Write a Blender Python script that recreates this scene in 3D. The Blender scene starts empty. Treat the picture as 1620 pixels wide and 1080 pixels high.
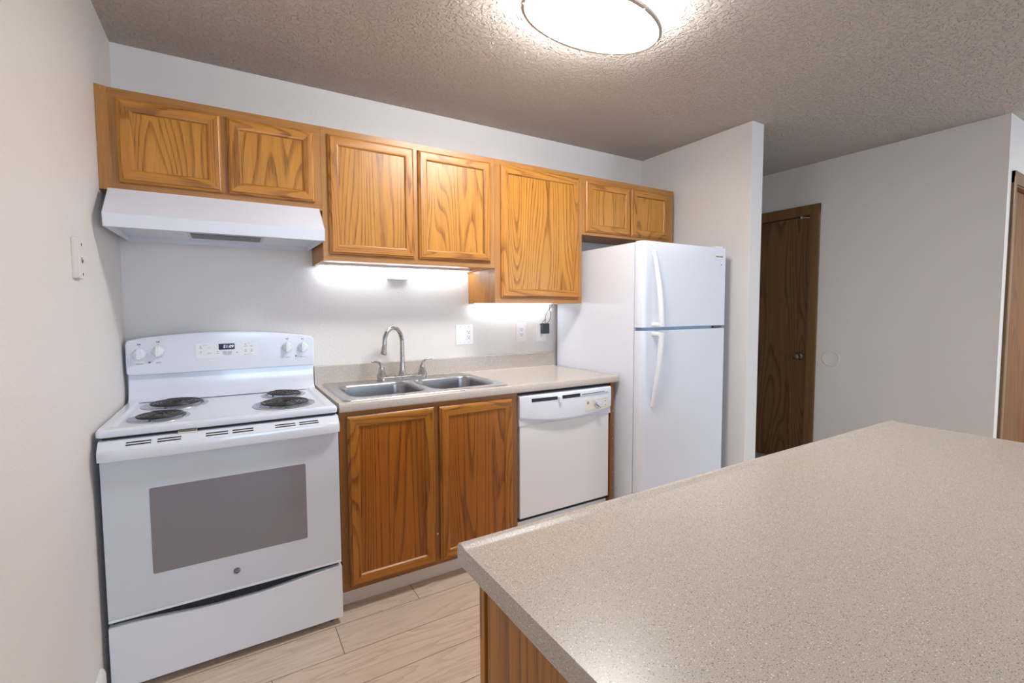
import bpy, bmesh, math, random
from mathutils import Matrix, Vector

S = bpy.context.scene
COL = S.collection
PI = math.pi

# ------------------------------------------------------------------ camera
cam = bpy.data.cameras.new('camera')
cam_o = bpy.data.objects.new('camera', cam)
COL.objects.link(cam_o)
yaw, pitch, roll = -0.5246, -0.0587, -0.0066
fwd = Vector((-math.sin(yaw)*math.cos(pitch), math.cos(yaw)*math.cos(pitch), math.sin(pitch)))
rt = Vector((math.cos(yaw), math.sin(yaw), 0)); up = rt.cross(fwd)
r2 = math.cos(roll)*rt + math.sin(roll)*up
u2 = -math.sin(roll)*rt + math.cos(roll)*up
m = Matrix((r2, u2, -fwd)).transposed().to_4x4()
m.translation = (0.4026, -2.5957, 1.2958)
cam_o.matrix_world = m
cam.sensor_width = 36
cam.lens = 726.77/1620*36
cam.shift_x = 27.2/1620
cam.shift_y = -4.82/1620
cam.clip_start = 0.02
S.camera = cam_o

# ------------------------------------------------------------------ view, world, daylight
S.view_settings.view_transform = 'Standard'
S.view_settings.look = 'None'
S.view_settings.gamma = 1
S.view_settings.use_curve_mapping = False
S.view_settings.exposure = 0.08
S.cycles.use_denoising = True
S.cycles.max_bounces = 10
S.cycles.diffuse_bounces = 6
S.cycles.glossy_bounces = 5
S.cycles.transparent_max_bounces = 8
S.cycles.sample_clamp_indirect = 6.0

W = bpy.data.worlds.new('sky')
S.world = W
W.use_nodes = True
W.node_tree.nodes['Background'].inputs[0].default_value = (0.55, 0.72, 1.0, 1)
W.node_tree.nodes['Background'].inputs[1].default_value = 1.2

LAMP_L = 58.0            # ceiling lamp, lower face
SIDE_L = 56.0             # ceiling lamp, side of the drum
LED_L = 27.0             # strips under the wall cabinets
WIN_W = 85.0            # daylight outside the living room window
dl = bpy.data.lights.new('daylight', 'AREA')
dl.shape = 'RECTANGLE'; dl.size = 2.3; dl.size_y = 1.9
dl.energy = WIN_W; dl.color = (0.56, 0.78, 1.0)
dl_o = bpy.data.objects.new('daylight', dl)
COL.objects.link(dl_o)
dl_o.location = (5.65, -6.35, 1.15)
dl_o.rotation_euler = (PI/2, 0, 0)      # shines towards +y, in through the window
d2l = bpy.data.lights.new('daylight', 'AREA')  # added fill light, outside a made-up second window
d2l.shape = 'RECTANGLE'; d2l.size = 1.6; d2l.size_y = 1.4
d2l.energy = 78.0; d2l.color = (0.58, 0.79, 1.0)
fill_day_o = bpy.data.objects.new('daylight', d2l)
COL.objects.link(fill_day_o)
fill_day_o.location = (1.05, -6.35, 1.5)
fill_day_o.rotation_euler = (PI/2, 0, 0)
ll = bpy.data.lights.new('living_room_fill', 'AREA')
ll.shape = 'DISK'; ll.size = 0.4; ll.energy = 52.0; ll.color = (1.0, 0.92, 0.84)
ll_o = bpy.data.objects.new('living_room_fill', ll)
COL.objects.link(ll_o)
ll_o.location = (5.9, -3.3, 2.42)       # added warm fill below the unseen ceiling, no fixture; brightens the far right wall


# ------------------------------------------------------------------ materials
def newmat(name):
    mt = bpy.data.materials.new(name); mt.use_nodes = True
    nt = mt.node_tree
    return mt, nt, nt.nodes['Principled BSDF']

def nd(nt, typ, **kw):
    n = nt.nodes.new(typ)
    for k, v in kw.items():
        if k.startswith('i_'):
            key = k[2:]
            key = int(key) if key.isdigit() else key.replace('_', ' ')
            n.inputs[key].default_value = v
        else:
            setattr(n, k, v)
    return n

def lk(nt, a, b): nt.links.new(a, b)

def math_n(nt, op, a, b=None, clamp=False):
    n = nt.nodes.new('ShaderNodeMath'); n.operation = op; n.use_clamp = clamp
    for i, x in enumerate((a, b)):
        if x is None: continue
        if isinstance(x, (int, float)): n.inputs[i].default_value = x
        else: nt.links.new(x, n.inputs[i])
    return n.outputs[0]

def mixc(nt, fac, a, b, mode='MIX'):
    n = nt.nodes.new('ShaderNodeMix'); n.data_type = 'RGBA'; n.blend_type = mode
    if isinstance(fac, (int, float)): n.inputs[0].default_value = fac
    else: nt.links.new(fac, n.inputs[0])
    for i, x in ((6, a), (7, b)):
        if isinstance(x, tuple): n.inputs[i].default_value = x if len(x) == 4 else x + (1,)
        else: nt.links.new(x, n.inputs[i])
    return n.outputs[2]

def plain(name, c, rough=0.4, metal=0.0, spec=0.5, coat=0.0, bump=None):
    mt, nt, b = newmat(name)
    b.inputs['Base Color'].default_value = c + (1,)
    b.inputs['Roughness'].default_value = rough
    b.inputs['Metallic'].default_value = metal
    b.inputs['Specular IOR Level'].default_value = spec
    b.inputs['Coat Weight'].default_value = coat
    if bump:
        sc, st, dist = bump
        tc = nd(nt, 'ShaderNodeTexCoord')
        nz = nd(nt, 'ShaderNodeTexNoise', i_Scale=sc, i_Detail=3.0)
        lk(nt, tc.outputs['Object'], nz.inputs['Vector'])
        bp = nd(nt, 'ShaderNodeBump', i_Strength=st, i_Distance=dist)
        lk(nt, nz.outputs['Fac'], bp.inputs['Height'])
        lk(nt, bp.outputs['Normal'], b.inputs['Normal'])
    return mt

def emit(name, c, s):
    mt, nt, b = newmat(name)
    b.inputs['Base Color'].default_value = (0.8, 0.8, 0.8, 1)
    b.inputs['Emission Color'].default_value = c + (1,)
    b.inputs['Emission Strength'].default_value = s
    return mt

def paint(name, c, scale, strength, dist, rough, lo=0.42, hi=0.6):
    """rolled / sprayed wall texture"""
    mt, nt, b = newmat(name)
    tc = nd(nt, 'ShaderNodeTexCoord')
    n1 = nd(nt, 'ShaderNodeTexNoise', i_Scale=scale, i_Detail=2.5, i_Distortion=0.6)
    n2 = nd(nt, 'ShaderNodeTexNoise', i_Scale=scale*3.1, i_Detail=2.0)
    n3 = nd(nt, 'ShaderNodeTexNoise', i_Scale=1.3, i_Detail=2.0)
    for n in (n1, n2, n3): lk(nt, tc.outputs['Object'], n.inputs['Vector'])
    mr = nd(nt, 'ShaderNodeMapRange', interpolation_type='SMOOTHSTEP')
    mr.inputs[1].default_value = lo; mr.inputs[2].default_value = hi
    lk(nt, n1.outputs['Fac'], mr.inputs[0])
    h = math_n(nt, 'ADD', mr.outputs[0], math_n(nt, 'MULTIPLY', n2.outputs['Fac'], 0.35))
    bp = nd(nt, 'ShaderNodeBump', i_Strength=strength, i_Distance=dist)
    lk(nt, h, bp.inputs['Height']); lk(nt, bp.outputs['Normal'], b.inputs['Normal'])
    d = tuple(x*0.95 for x in c)
    lk(nt, mixc(nt, n3.outputs['Fac'], d, c), b.inputs['Base Color'])
    b.inputs['Roughness'].default_value = rough
    b.inputs['Specular IOR Level'].default_value = 0.35
    return mt

def oak(name, light, dark, along='z', rings=19.0, size=7.0, rough=0.34, stretch=0.1, ringamt=0.9, seed=0.0):
    mt, nt, b = newmat(name)
    tc = nd(nt, 'ShaderNodeTexCoord')
    oi = nd(nt, 'ShaderNodeObjectInfo')
    off = nd(nt, 'ShaderNodeVectorMath', operation='ADD')
    rnd = math_n(nt, 'MULTIPLY', oi.outputs['Random'], 23.0)
    cmb = nd(nt, 'ShaderNodeCombineXYZ')
    for i in range(3): lk(nt, math_n(nt, 'ADD', rnd, seed + i*1.7), cmb.inputs[i])
    lk(nt, tc.outputs['Object'], off.inputs[0]); lk(nt, cmb.outputs[0], off.inputs[1])
    def mapped(st):
        mp = nd(nt, 'ShaderNodeMapping')
        mp.inputs['Scale'].default_value = (1, 1, st) if along == 'z' else ((st, 1, 1) if along == 'x' else (1, st, 1))
        lk(nt, off.outputs[0], mp.inputs['Vector'])
        return mp.outputs[0]
    n1 = nd(nt, 'ShaderNodeTexNoise', i_Scale=size, i_Detail=1.2, i_Roughness=0.4, i_Distortion=0.15)
    lk(nt, mapped(stretch), n1.inputs['Vector'])
    f = math_n(nt, 'FRACT', math_n(nt, 'MULTIPLY', n1.outputs['Fac'], rings))
    # one slow rise, one quick fall per year ring
    r1 = nd(nt, 'ShaderNodeMapRange', interpolation_type='SMOOTHSTEP')
    r1.inputs[1].default_value = 0.48; r1.inputs[2].default_value = 0.90
    lk(nt, f, r1.inputs[0])
    r2_ = nd(nt, 'ShaderNodeMapRange', interpolation_type='SMOOTHSTEP')
    r2_.inputs[1].default_value = 1.0; r2_.inputs[2].default_value = 0.9
    lk(nt, f, r2_.inputs[0])
    ring = math_n(nt, 'MULTIPLY', r1.outputs[0], r2_.outputs[0])
    n2 = nd(nt, 'ShaderNodeTexNoise', i_Scale=300.0, i_Detail=2.0, i_Roughness=0.6)
    lk(nt, mapped(0.025), n2.inputs['Vector'])
    pore = nd(nt, 'ShaderNodeMapRange'); pore.inputs[1].default_value = 0.5; pore.inputs[2].default_value = 0.72
    lk(nt, n2.outputs['Fac'], pore.inputs[0])
    n3 = nd(nt, 'ShaderNodeTexNoise', i_Scale=38.0, i_Detail=3.0)
    lk(nt, mapped(0.03), n3.inputs['Vector'])
    brk = math_n(nt, 'ADD', math_n(nt, 'MULTIPLY', pore.outputs[0], 0.8), 0.55)
    fac = math_n(nt, 'MULTIPLY', math_n(nt, 'MULTIPLY', ring, brk), ringamt)
    fac = math_n(nt, 'ADD', fac, math_n(nt, 'MULTIPLY', pore.outputs[0], 0.30))
    str_ = nd(nt, 'ShaderNodeMapRange'); str_.inputs[1].default_value = 0.35; str_.inputs[2].default_value = 0.75
    lk(nt, n3.outputs['Fac'], str_.inputs[0])
    fac = math_n(nt, 'ADD', fac, math_n(nt, 'MULTIPLY', str_.outputs[0], 0.3), True)
    lk(nt, mixc(nt, fac, light, dark), b.inputs['Base Color'])
    b.inputs['Roughness'].default_value = rough
    b.inputs['Specular IOR Level'].default_value = 0.5
    bp = nd(nt, 'ShaderNodeBump', i_Strength=0.25, i_Distance=0.0006)
    bp.invert = True
    lk(nt, fac, bp.inputs['Height']); lk(nt, bp.outputs['Normal'], b.inputs['Normal'])
    return mt

def laminate(name, base, rough=0.26):
    mt, nt, b = newmat(name)
    tc = nd(nt, 'ShaderNodeTexCoord')
    n0 = nd(nt, 'ShaderNodeTexNoise', i_Scale=700.0, i_Detail=1.0)
    n1 = nd(nt, 'ShaderNodeTexNoise', i_Scale=3.0, i_Detail=2.0)
    v1 = nd(nt, 'ShaderNodeTexVoronoi', i_Scale=560.0)
    v2 = nd(nt, 'ShaderNodeTexVoronoi', i_Scale=430.0)
    for n in (n0, n1, v1, v2): lk(nt, tc.outputs['Object'], n.inputs['Vector'])
    mr = nd(nt, 'ShaderNodeMapRange'); mr.inputs[1].default_value = 0.38; mr.inputs[2].default_value = 0.66
    lk(nt, n0.outputs['Fac'], mr.inputs[0])
    lo = tuple(x*0.79 for x in base); hi = tuple(min(1, x*1.12) for x in base)
    c = mixc(nt, mr.outputs[0], lo, hi)
    sep = nd(nt, 'ShaderNodeSeparateColor'); lk(nt, v1.outputs['Color'], sep.inputs[0])
    near = math_n(nt, 'LESS_THAN', v1.outputs['Distance'], 0.42)
    dk = math_n(nt, 'MULTIPLY', math_n(nt, 'GREATER_THAN', sep.outputs[0], 0.87), near)
    c = mixc(nt, math_n(nt, 'MULTIPLY', dk, 0.75), c, (0.13, 0.105, 0.08))
    sep2 = nd(nt, 'ShaderNodeSeparateColor'); lk(nt, v2.outputs['Color'], sep2.inputs[0])
    near2 = math_n(nt, 'LESS_THAN', v2.outputs['Distance'], 0.36)
    wt = math_n(nt, 'MULTIPLY', math_n(nt, 'GREATER_THAN', sep2.outputs[1], 0.90), near2)
    c = mixc(nt, math_n(nt, 'MULTIPLY', wt, 0.8), c, (0.86, 0.82, 0.76))
    lk(nt, c, b.inputs['Base Color'])
    b.inputs['Roughness'].default_value = rough
    bp = nd(nt, 'ShaderNodeBump', i_Strength=0.06, i_Distance=0.0006)
    lk(nt, n0.outputs['Fac'], bp.inputs['Height']); lk(nt, bp.outputs['Normal'], b.inputs['Normal'])
    return mt

def plank_floor():
    mt, nt, b = newmat('oak_planks')
    tc = nd(nt, 'ShaderNodeTexCoord')
    sp = nd(nt, 'ShaderNodeSeparateXYZ'); lk(nt, tc.outputs['Object'], sp.inputs[0])
    X, Y = sp.outputs[0], sp.outputs[1]
    WID, LEN = 0.1745, 1.22
    t = math_n(nt, 'DIVIDE', math_n(nt, 'SUBTRACT', -0.508, Y), WID)
    row = math_n(nt, 'FLOOR', t); fy = math_n(nt, 'FRACT', t)
    sq = math_n(nt, 'MULTIPLY', math_n(nt, 'MULTIPLY', row, row), 0.058)
    o = math_n(nt, 'ADD', math_n(nt, 'MULTIPLY', row, -0.424), math_n(nt, 'ADD', sq, 1.106))
    u = math_n(nt, 'DIVIDE', math_n(nt, 'SUBTRACT', X, o), LEN)
    cell = math_n(nt, 'FLOOR', u); fx = math_n(nt, 'FRACT', u)
    def edge(fr, w):
        a = math_n(nt, 'LESS_THAN', fr, w); c = math_n(nt, 'GREATER_THAN', fr, 1-w)
        return math_n(nt, 'MAXIMUM', a, c)
    seam = math_n(nt, 'MAXIMUM', edge(fy, 0.0075), edge(fx, 0.0012))
    cm = nd(nt, 'ShaderNodeCombineXYZ'); lk(nt, row, cm.inputs[0]); lk(nt, cell, cm.inputs[1])
    wn = nd(nt, 'ShaderNodeTexWhiteNoise', noise_dimensions='2D'); lk(nt, cm.outputs[0], wn.inputs['Vector'])
    # grain coordinates, shifted per plank
    px = math_n(nt, 'ADD', X, math_n(nt, 'MULTIPLY', wn.outputs['Value'], 31.0))
    cg = nd(nt, 'ShaderNodeCombineXYZ')
    lk(nt, math_n(nt, 'MULTIPLY', px, 0.12), cg.inputs[0]); lk(nt, Y, cg.inputs[1]); lk(nt, math_n(nt, 'MULTIPLY', wn.outputs['Value'], 9.0), cg.inputs[2])
    n1 = nd(nt, 'ShaderNodeTexNoise', i_Scale=9.0, i_Detail=3.0, i_Roughness=0.5, i_Distortion=0.3)
    lk(nt, cg.outputs[0], n1.inputs['Vector'])
    f = math_n(nt, 'FRACT', math_n(nt, 'MULTIPLY', n1.outputs['Fac'], 11.0))
    ring = math_n(nt, 'MULTIPLY', math_n(nt, 'POWER', f, 2.5), 0.52)
    cg2 = nd(nt, 'ShaderNodeCombineXYZ')
    lk(nt, math_n(nt, 'MULTIPLY', px, 0.05), cg2.inputs[0]); lk(nt, Y, cg2.inputs[1])
    n2 = nd(nt, 'ShaderNodeTexNoise', i_Scale=210.0, i_Detail=2.0); lk(nt, cg2.outputs[0], n2.inputs['Vector'])
    fac = math_n(nt, 'ADD', ring, math_n(nt, 'MULTIPLY', math_n(nt, 'SUBTRACT', n2.outputs['Fac'], 0.4), 0.9), True)
    c = mixc(nt, fac, (0.66, 0.535, 0.425), (0.40, 0.30, 0.22))
    tone = math_n(nt, 'MULTIPLY', wn.outputs['Value'], 0.28)
    c = mixc(nt, tone, c, (0.56, 0.47, 0.39))
    c = mixc(nt, seam, c, (0.13, 0.09, 0.06))
    lk(nt, c, b.inputs['Base Color'])
    b.inputs['Roughness'].default_value = 0.42
    bp = nd(nt, 'ShaderNodeBump', i_Strength=0.5, i_Distance=0.001); bp.invert = True
    lk(nt, math_n(nt, 'ADD', seam, math_n(nt, 'MULTIPLY', fac, 0.25)), bp.inputs['Height'])
    lk(nt, bp.outputs['Normal'], b.inputs['Normal'])
    return mt

def brushed(name, c, rough, along=(1, 1, 1), sc=60.0):
    mt, nt, b = newmat(name)
    tc = nd(nt, 'ShaderNodeTexCoord')
    mp = nd(nt, 'ShaderNodeMapping'); mp.inputs['Scale'].default_value = along
    lk(nt, tc.outputs['Object'], mp.inputs['Vector'])
    nz = nd(nt, 'ShaderNodeTexNoise', i_Scale=sc, i_Detail=4.0); lk(nt, mp.outputs[0], nz.inputs['Vector'])
    b.inputs['Base Color'].default_value = c + (1,)
    b.inputs['Metallic'].default_value = 1.0
    mr = nd(nt, 'ShaderNodeMapRange'); mr.inputs[3].default_value = rough*0.75; mr.inputs[4].default_value = rough*1.25
    lk(nt, nz.outputs['Fac'], mr.inputs[0]); lk(nt, mr.outputs[0], b.inputs['Roughness'])
    return mt

def mesh_grille(name, c1, c2, sx):
    mt, nt, b = newmat(name)
    tc = nd(nt, 'ShaderNodeTexCoord')
    ck = nd(nt, 'ShaderNodeTexChecker', i_Scale=sx)
    ck.inputs['Color1'].default_value = c1 + (1,); ck.inputs['Color2'].default_value = c2 + (1,)
    lk(nt, tc.outputs['Object'], ck.inputs['Vector']); lk(nt, ck.outputs[0], b.inputs['Base Color'])
    b.inputs['Roughness'].default_value = 0.4; b.inputs['Metallic'].default_value = 0.6
    return mt

def pane_mat():
    mt = bpy.data.materials.new('window_glass'); mt.use_nodes = True
    nt = mt.node_tree; nt.nodes.clear()
    out = nd(nt, 'ShaderNodeOutputMaterial'); tr = nd(nt, 'ShaderNodeBsdfTransparent'); gl = nd(nt, 'ShaderNodeBsdfGlossy', i_Roughness=0.02)
    fr = nd(nt, 'ShaderNodeFresnel', i_IOR=1.45); mx = nd(nt, 'ShaderNodeMixShader')
    lk(nt, fr.outputs[0], mx.inputs[0]); lk(nt, tr.outputs[0], mx.inputs[1]); lk(nt, gl.outputs[0], mx.inputs[2])
    lk(nt, mx.outputs[0], out.inputs[0])
    return mt

OAK_L, OAK_D = (0.53, 0.225, 0.036), (0.21, 0.064, 0.008)
M = dict(
    wall=paint('wall_paint', (0.79, 0.76, 0.735), 95.0, 0.17, 0.0018, 0.5),
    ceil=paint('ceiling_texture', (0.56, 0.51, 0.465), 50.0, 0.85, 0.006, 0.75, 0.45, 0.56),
    trim=plain('white_trim', (0.80, 0.79, 0.77), 0.4),
    floor=plank_floor(),
    oak_v=oak('honey_oak_upright', OAK_L, OAK_D, 'z'),
    oak_h=oak('honey_oak_level', OAK_L, OAK_D, 'x', rings=16),
    oak_y=oak('honey_oak_side', OAK_L, OAK_D, 'z', rings=8, ringamt=0.5),
    oak_p=oak('honey_oak_panel', (0.56, 0.25, 0.036), (0.22, 0.072, 0.008), 'z', rings=27, size=4.6, stretch=0.13),
    frame=oak('oak_face_frame', (0.46, 0.21, 0.058), (0.25, 0.095, 0.024), 'z', rings=6, ringamt=0.35),
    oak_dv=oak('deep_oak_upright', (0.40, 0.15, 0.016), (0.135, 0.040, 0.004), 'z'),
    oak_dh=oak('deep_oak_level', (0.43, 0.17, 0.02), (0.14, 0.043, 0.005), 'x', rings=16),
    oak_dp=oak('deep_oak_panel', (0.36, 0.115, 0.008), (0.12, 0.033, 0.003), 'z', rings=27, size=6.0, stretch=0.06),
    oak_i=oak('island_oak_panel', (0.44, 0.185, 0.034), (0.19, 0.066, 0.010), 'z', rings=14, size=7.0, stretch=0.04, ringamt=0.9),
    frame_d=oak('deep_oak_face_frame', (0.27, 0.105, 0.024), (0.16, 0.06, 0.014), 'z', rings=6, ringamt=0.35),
    veneer=oak('dark_door_veneer', (0.215, 0.115, 0.040), (0.085, 0.038, 0.012), 'z', rings=22, size=3.6, stretch=0.14, rough=0.4),
    casing=oak('brown_door_casing', (0.22, 0.115, 0.040), (0.11, 0.052, 0.016), 'z', rings=5, ringamt=0.4, rough=0.4),
    door2=oak('amber_door_veneer', (0.20, 0.080, 0.016), (0.10, 0.036, 0.007), 'z', rings=12, size=5.0, rough=0.65),
    lam=laminate('speckled_laminate', (0.55, 0.485, 0.425)),
    white=plain('appliance_enamel', (0.755, 0.785, 0.87), 0.2, coat=0.3),
    white_f=plain('fridge_enamel', (0.74, 0.775, 0.86), 0.24, bump=(900.0, 0.04, 0.0004)),
    white_dw=plain('dishwasher_enamel', (0.78, 0.775, 0.79), 0.25, coat=0.2),
    white_p=plain('white_plastic', (0.80, 0.81, 0.84), 0.35),
    oven=plain('white_oven_glass', (0.63, 0.665, 0.74), 0.07, coat=0.5),
    ovenwin=plain('grey_oven_window', (0.235, 0.215, 0.235), 0.10, bump=(500.0, 0.02, 0.0003)),
    hood=plain('hood_enamel', (0.77, 0.79, 0.86), 0.28),
    filt=mesh_grille('mesh_filter', (0.26, 0.26, 0.27), (0.07, 0.07, 0.075), 260.0),
    black=plain('black_plastic', (0.012, 0.012, 0.014), 0.45),
    dark=plain('dark_gap', (0.02, 0.02, 0.022), 0.7),
    grey=plain('grey_print', (0.20, 0.21, 0.25), 0.5),
    lgrey=plain('pale_grey_print', (0.52, 0.54, 0.60), 0.5),
    cream=plain('cream_plastic', (0.74, 0.71, 0.60), 0.4),
    cream2=plain('yellowed_plastic', (0.78, 0.73, 0.68), 0.45),
    coil=plain('burner_coil', (0.035, 0.031, 0.03), 0.42, metal=0.35),
    chrome=plain('drip_pan_chrome', (0.72, 0.74, 0.78), 0.16, metal=1.0),
    pan=plain('drip_pan_metal', (0.50, 0.52, 0.56), 0.22, metal=1.0),
    steel_b=brushed('bowl_stainless', (0.40, 0.40, 0.415), 0.34, (25, 25, 1)),
    steel=brushed('brushed_stainless', (0.56, 0.56, 0.57), 0.30, (1, 25, 25)),
    nickel=brushed('brushed_nickel', (0.43, 0.40, 0.37), 0.27, (1, 1, 12)),
    ring=plain('lamp_band', (0.50, 0.45, 0.42), 0.4, metal=0.5),
    diff=emit('lamp_diffuser', (1.0, 0.985, 0.97), LAMP_L),
    diff_s=emit('lamp_diffuser_side', (1.0, 0.985, 0.97), SIDE_L),
    led=emit('led_strip_light', (0.90, 0.95, 1.0), LED_L),
    disp=plain('display_glass', (0.01, 0.01, 0.03), 0.12),
    digit=emit('display_digits', (0.55, 0.60, 1.0), 0.9),
    plate=plain('outlet_plastic', (0.86, 0.86, 0.87), 0.3),
    knob_m=plain('antique_nickel', (0.24, 0.20, 0.17), 0.3, metal=1.0),
    pane=pane_mat(),
    gasket=plain('blue_grey_gasket', (0.26, 0.36, 0.50), 0.5),
    charger=plain('charcoal_plastic', (0.05, 0.055, 0.062), 0.4),
    silver=plain('silver_badge', (0.62, 0.64, 0.68), 0.3, metal=0.6),
    clear=plain('pale_box_plastic', (0.86, 0.87, 0.88), 0.35),
)

# ------------------------------------------------------------------ mesh helpers
LOC = {}            # world location of every root or part

class B:
    """collects shapes into one mesh"""
    def __init__(s): s.bm = bmesh.new()
    def _merge(s, t, mat=0, mtx=None):
        if mtx is not None: bmesh.ops.transform(t, matrix=mtx, verts=t.verts)
        mp = {}
        for v in t.verts: mp[v] = s.bm.verts.new(v.co)
        for f in t.faces:
            try:
                nf = s.bm.faces.new([mp[v] for v in f.verts])
                nf.material_index = mat if mat is not None else f.material_index
            except ValueError: pass
        t.free()
    def _bev(s, t, bev, seg=2, ang=0.5):
        if bev > 0:
            bmesh.ops.recalc_face_normals(t, faces=t.faces)
            es = [e for e in t.edges if len(e.link_faces) == 2 and e.calc_face_angle(0) > ang]
            bmesh.ops.bevel(t, geom=es, offset=bev, segments=seg, profile=0.5, affect='EDGES', clamp_overlap=True)
    def box(s, x0, x1, y0, y1, z0, z1, bev=0.0, mat=0, seg=2, mtx=None):
        t = bmesh.new()
        bmesh.ops.create_cube(t, size=1)
        for v in t.verts:
            v.co = ((x0+x1)/2 + v.co.x*(x1-x0), (y0+y1)/2 + v.co.y*(y1-y0), (z0+z1)/2 + v.co.z*(z1-z0))
        s._bev(t, bev, seg)
        s._merge(t, mat, mtx); return s
    def prism(s, pts, axis, lo, hi, bev=0.0, mat=0, seg=2, ang=0.5, mtx=None):
        t = bmesh.new()
        def P(p, a):
            return {'x': (a, p[0], p[1]), 'y': (p[0], a, p[1]), 'z': (p[0], p[1], a)}[axis]
        A = [t.verts.new(P(p, lo)) for p in pts]; C = [t.verts.new(P(p, hi)) for p in pts]
        t.faces.new(A); t.faces.new(C[::-1])
        n = len(pts)
        for i in range(n): t.faces.new((A[i], C[i], C[(i+1) % n], A[(i+1) % n]))
        s._bev(t, bev, seg, ang)
        s._merge(t, mat, mtx); return s
    def lathe(s, prof, center, axis=(0, 0, 1), n=32, mat=0, sx=1.0, sy=1.0, mtx=None):
        """prof: (radius, height along axis)"""
        t = bmesh.new()
        q = Vector((0, 0, 1)).rotation_difference(Vector(axis)).to_matrix().to_4x4()
        rings = []
        for r, h in prof:
            if r < 1e-7: rings.append([t.verts.new((0, 0, h))])
            else: rings.append([t.verts.new((r*sx*math.cos(2*PI*i/n), r*sy*math.sin(2*PI*i/n), h)) for i in range(n)])
        for a, b_ in zip(rings, rings[1:]):
            for i in range(n):
                j = (i+1) % n
                if len(a) == 1 and len(b_) == 1: continue
                if len(a) == 1: t.faces.new((a[0], b_[i], b_[j]))
                elif len(b_) == 1: t.faces.new((a[i], a[j], b_[0]))
                else: t.faces.new((a[i], a[j], b_[j], b_[i]))
        mt = Matrix.Translation(center) @ q
        s._merge(t, mat, mt if mtx is None else mtx @ mt); return s
    def tube(s, path, rad, n=12, mat=0, cap=True, flat=1.0, upv=None):
        t = bmesh.new()
        P = [Vector(p) for p in path]
        R = rad if isinstance(rad, (list, tuple)) else [rad]*len(P)
        rings = []; prev = Vector(upv) if upv else None
        for i, p in enumerate(P):
            d = (P[min(i+1, len(P)-1)] - P[max(i-1, 0)]).normalized()
            if prev is None:
                prev = Vector((0, 0, 1)) if abs(d.z) < 0.9 else Vector((1, 0, 0))
            a = (prev - d*prev.dot(d)).normalized(); c = d.cross(a)
            prev = a
            rings.append([t.verts.new(p + R[i]*(a*flat*math.cos(2*PI*k/n) + c*math.sin(2*PI*k/n))) for k in range(n)])
        for A, C in zip(rings, rings[1:]):
            for k in range(n): t.faces.new((A[k], A[(k+1) % n], C[(k+1) % n], C[k]))
        if cap:
            t.faces.new(rings[0][::-1]); t.faces.new(rings[-1])
        s._merge(t, mat); return s
    def grid(s, rows, mat=0, closed_u=False):
        """skin a list of equal-length point rows"""
        t = bmesh.new()
        R = [[t.verts.new(p) for p in r] for r in rows]
        for a, b_ in zip(R, R[1:]):
            n = len(a)
            for i in range(n if closed_u else n-1):
                j = (i+1) % n
                t.faces.new((a[i], a[j], b_[j], b_[i]))
        s._merge(t, mat); return s

def prop(o, label=None, cat=None, group=None, kind=None):
    if label: o['label'] = label
    if cat: o['category'] = cat
    if group: o['group'] = group
    if kind: o['kind'] = kind
    return o

def thing(name, loc, label, cat, group=None):
    o = bpy.data.objects.new(name, None)
    o.empty_display_size = 0.05
    COL.objects.link(o); o.location = loc
    LOC[o] = Vector(loc)
    return prop(o, label, cat, group)

def obj(name, b, mats, parent=None, loc=None, smooth=40, recalc=True):
    bm = b.bm
    if recalc: bmesh.ops.recalc_face_normals(bm, faces=bm.faces)
    base = LOC[parent] if parent is not None else Vector(loc or (0, 0, 0))
    me = bpy.data.meshes.new(name)
    bmesh.ops.translate(bm, vec=-base, verts=bm.verts)
    bm.to_mesh(me); bm.free()
    for mt in (mats if isinstance(mats, (list, tuple)) else [mats]): me.materials.append(mt)
    if smooth:
        me.shade_smooth(); me.set_sharp_from_angle(angle=math.radians(smooth))
    o = bpy.data.objects.new(name, me)
    if smooth:
        wn_ = o.modifiers.new('flat_faces', 'WEIGHTED_NORMAL'); wn_.keep_sharp = True; wn_.weight = 90
    COL.objects.link(o)
    if parent is not None:
        o.parent = parent; o.location = (0, 0, 0)
    else: o.location = base
    LOC[o] = base
    return o

def struct(name, b, mats, parent=None, smooth=40):
    o = obj(name, b, mats, parent, smooth=smooth)
    if parent is None: o['kind'] = 'structure'
    return o

def join(dst, src):
    """melt the printed marks of src into dst's own mesh"""
    off = len(dst.data.materials)
    for mt in src.data.materials: dst.data.materials.append(mt)
    bm = bmesh.new(); bm.from_mesh(dst.data); n = len(bm.faces)
    bm.from_mesh(src.data); bm.faces.ensure_lookup_table()
    for f in bm.faces[n:]: f.material_index += off
    bm.to_mesh(dst.data); bm.free()
    bpy.data.objects.remove(src, do_unlink=True)

def cut(o, cutters):
    """boolean difference, applied"""
    tmp = []
    for c in cutters:
        md = o.modifiers.new('cut', 'BOOLEAN'); md.object = c; md.operation = 'DIFFERENCE'; md.solver = 'EXACT'
        tmp.append(c)
    bpy.context.view_layer.update()
    dg = bpy.context.evaluated_depsgraph_get()
    me = bpy.data.meshes.new_from_object(o.evaluated_get(dg))
    o.modifiers.clear(); wn_ = o.modifiers.new('flat_faces', 'WEIGHTED_NORMAL'); wn_.keep_sharp = True; wn_.weight = 90
    old = o.data; o.data = me; me.name = old.name
    for c in tmp: bpy.data.objects.remove(c, do_unlink=True)

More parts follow.
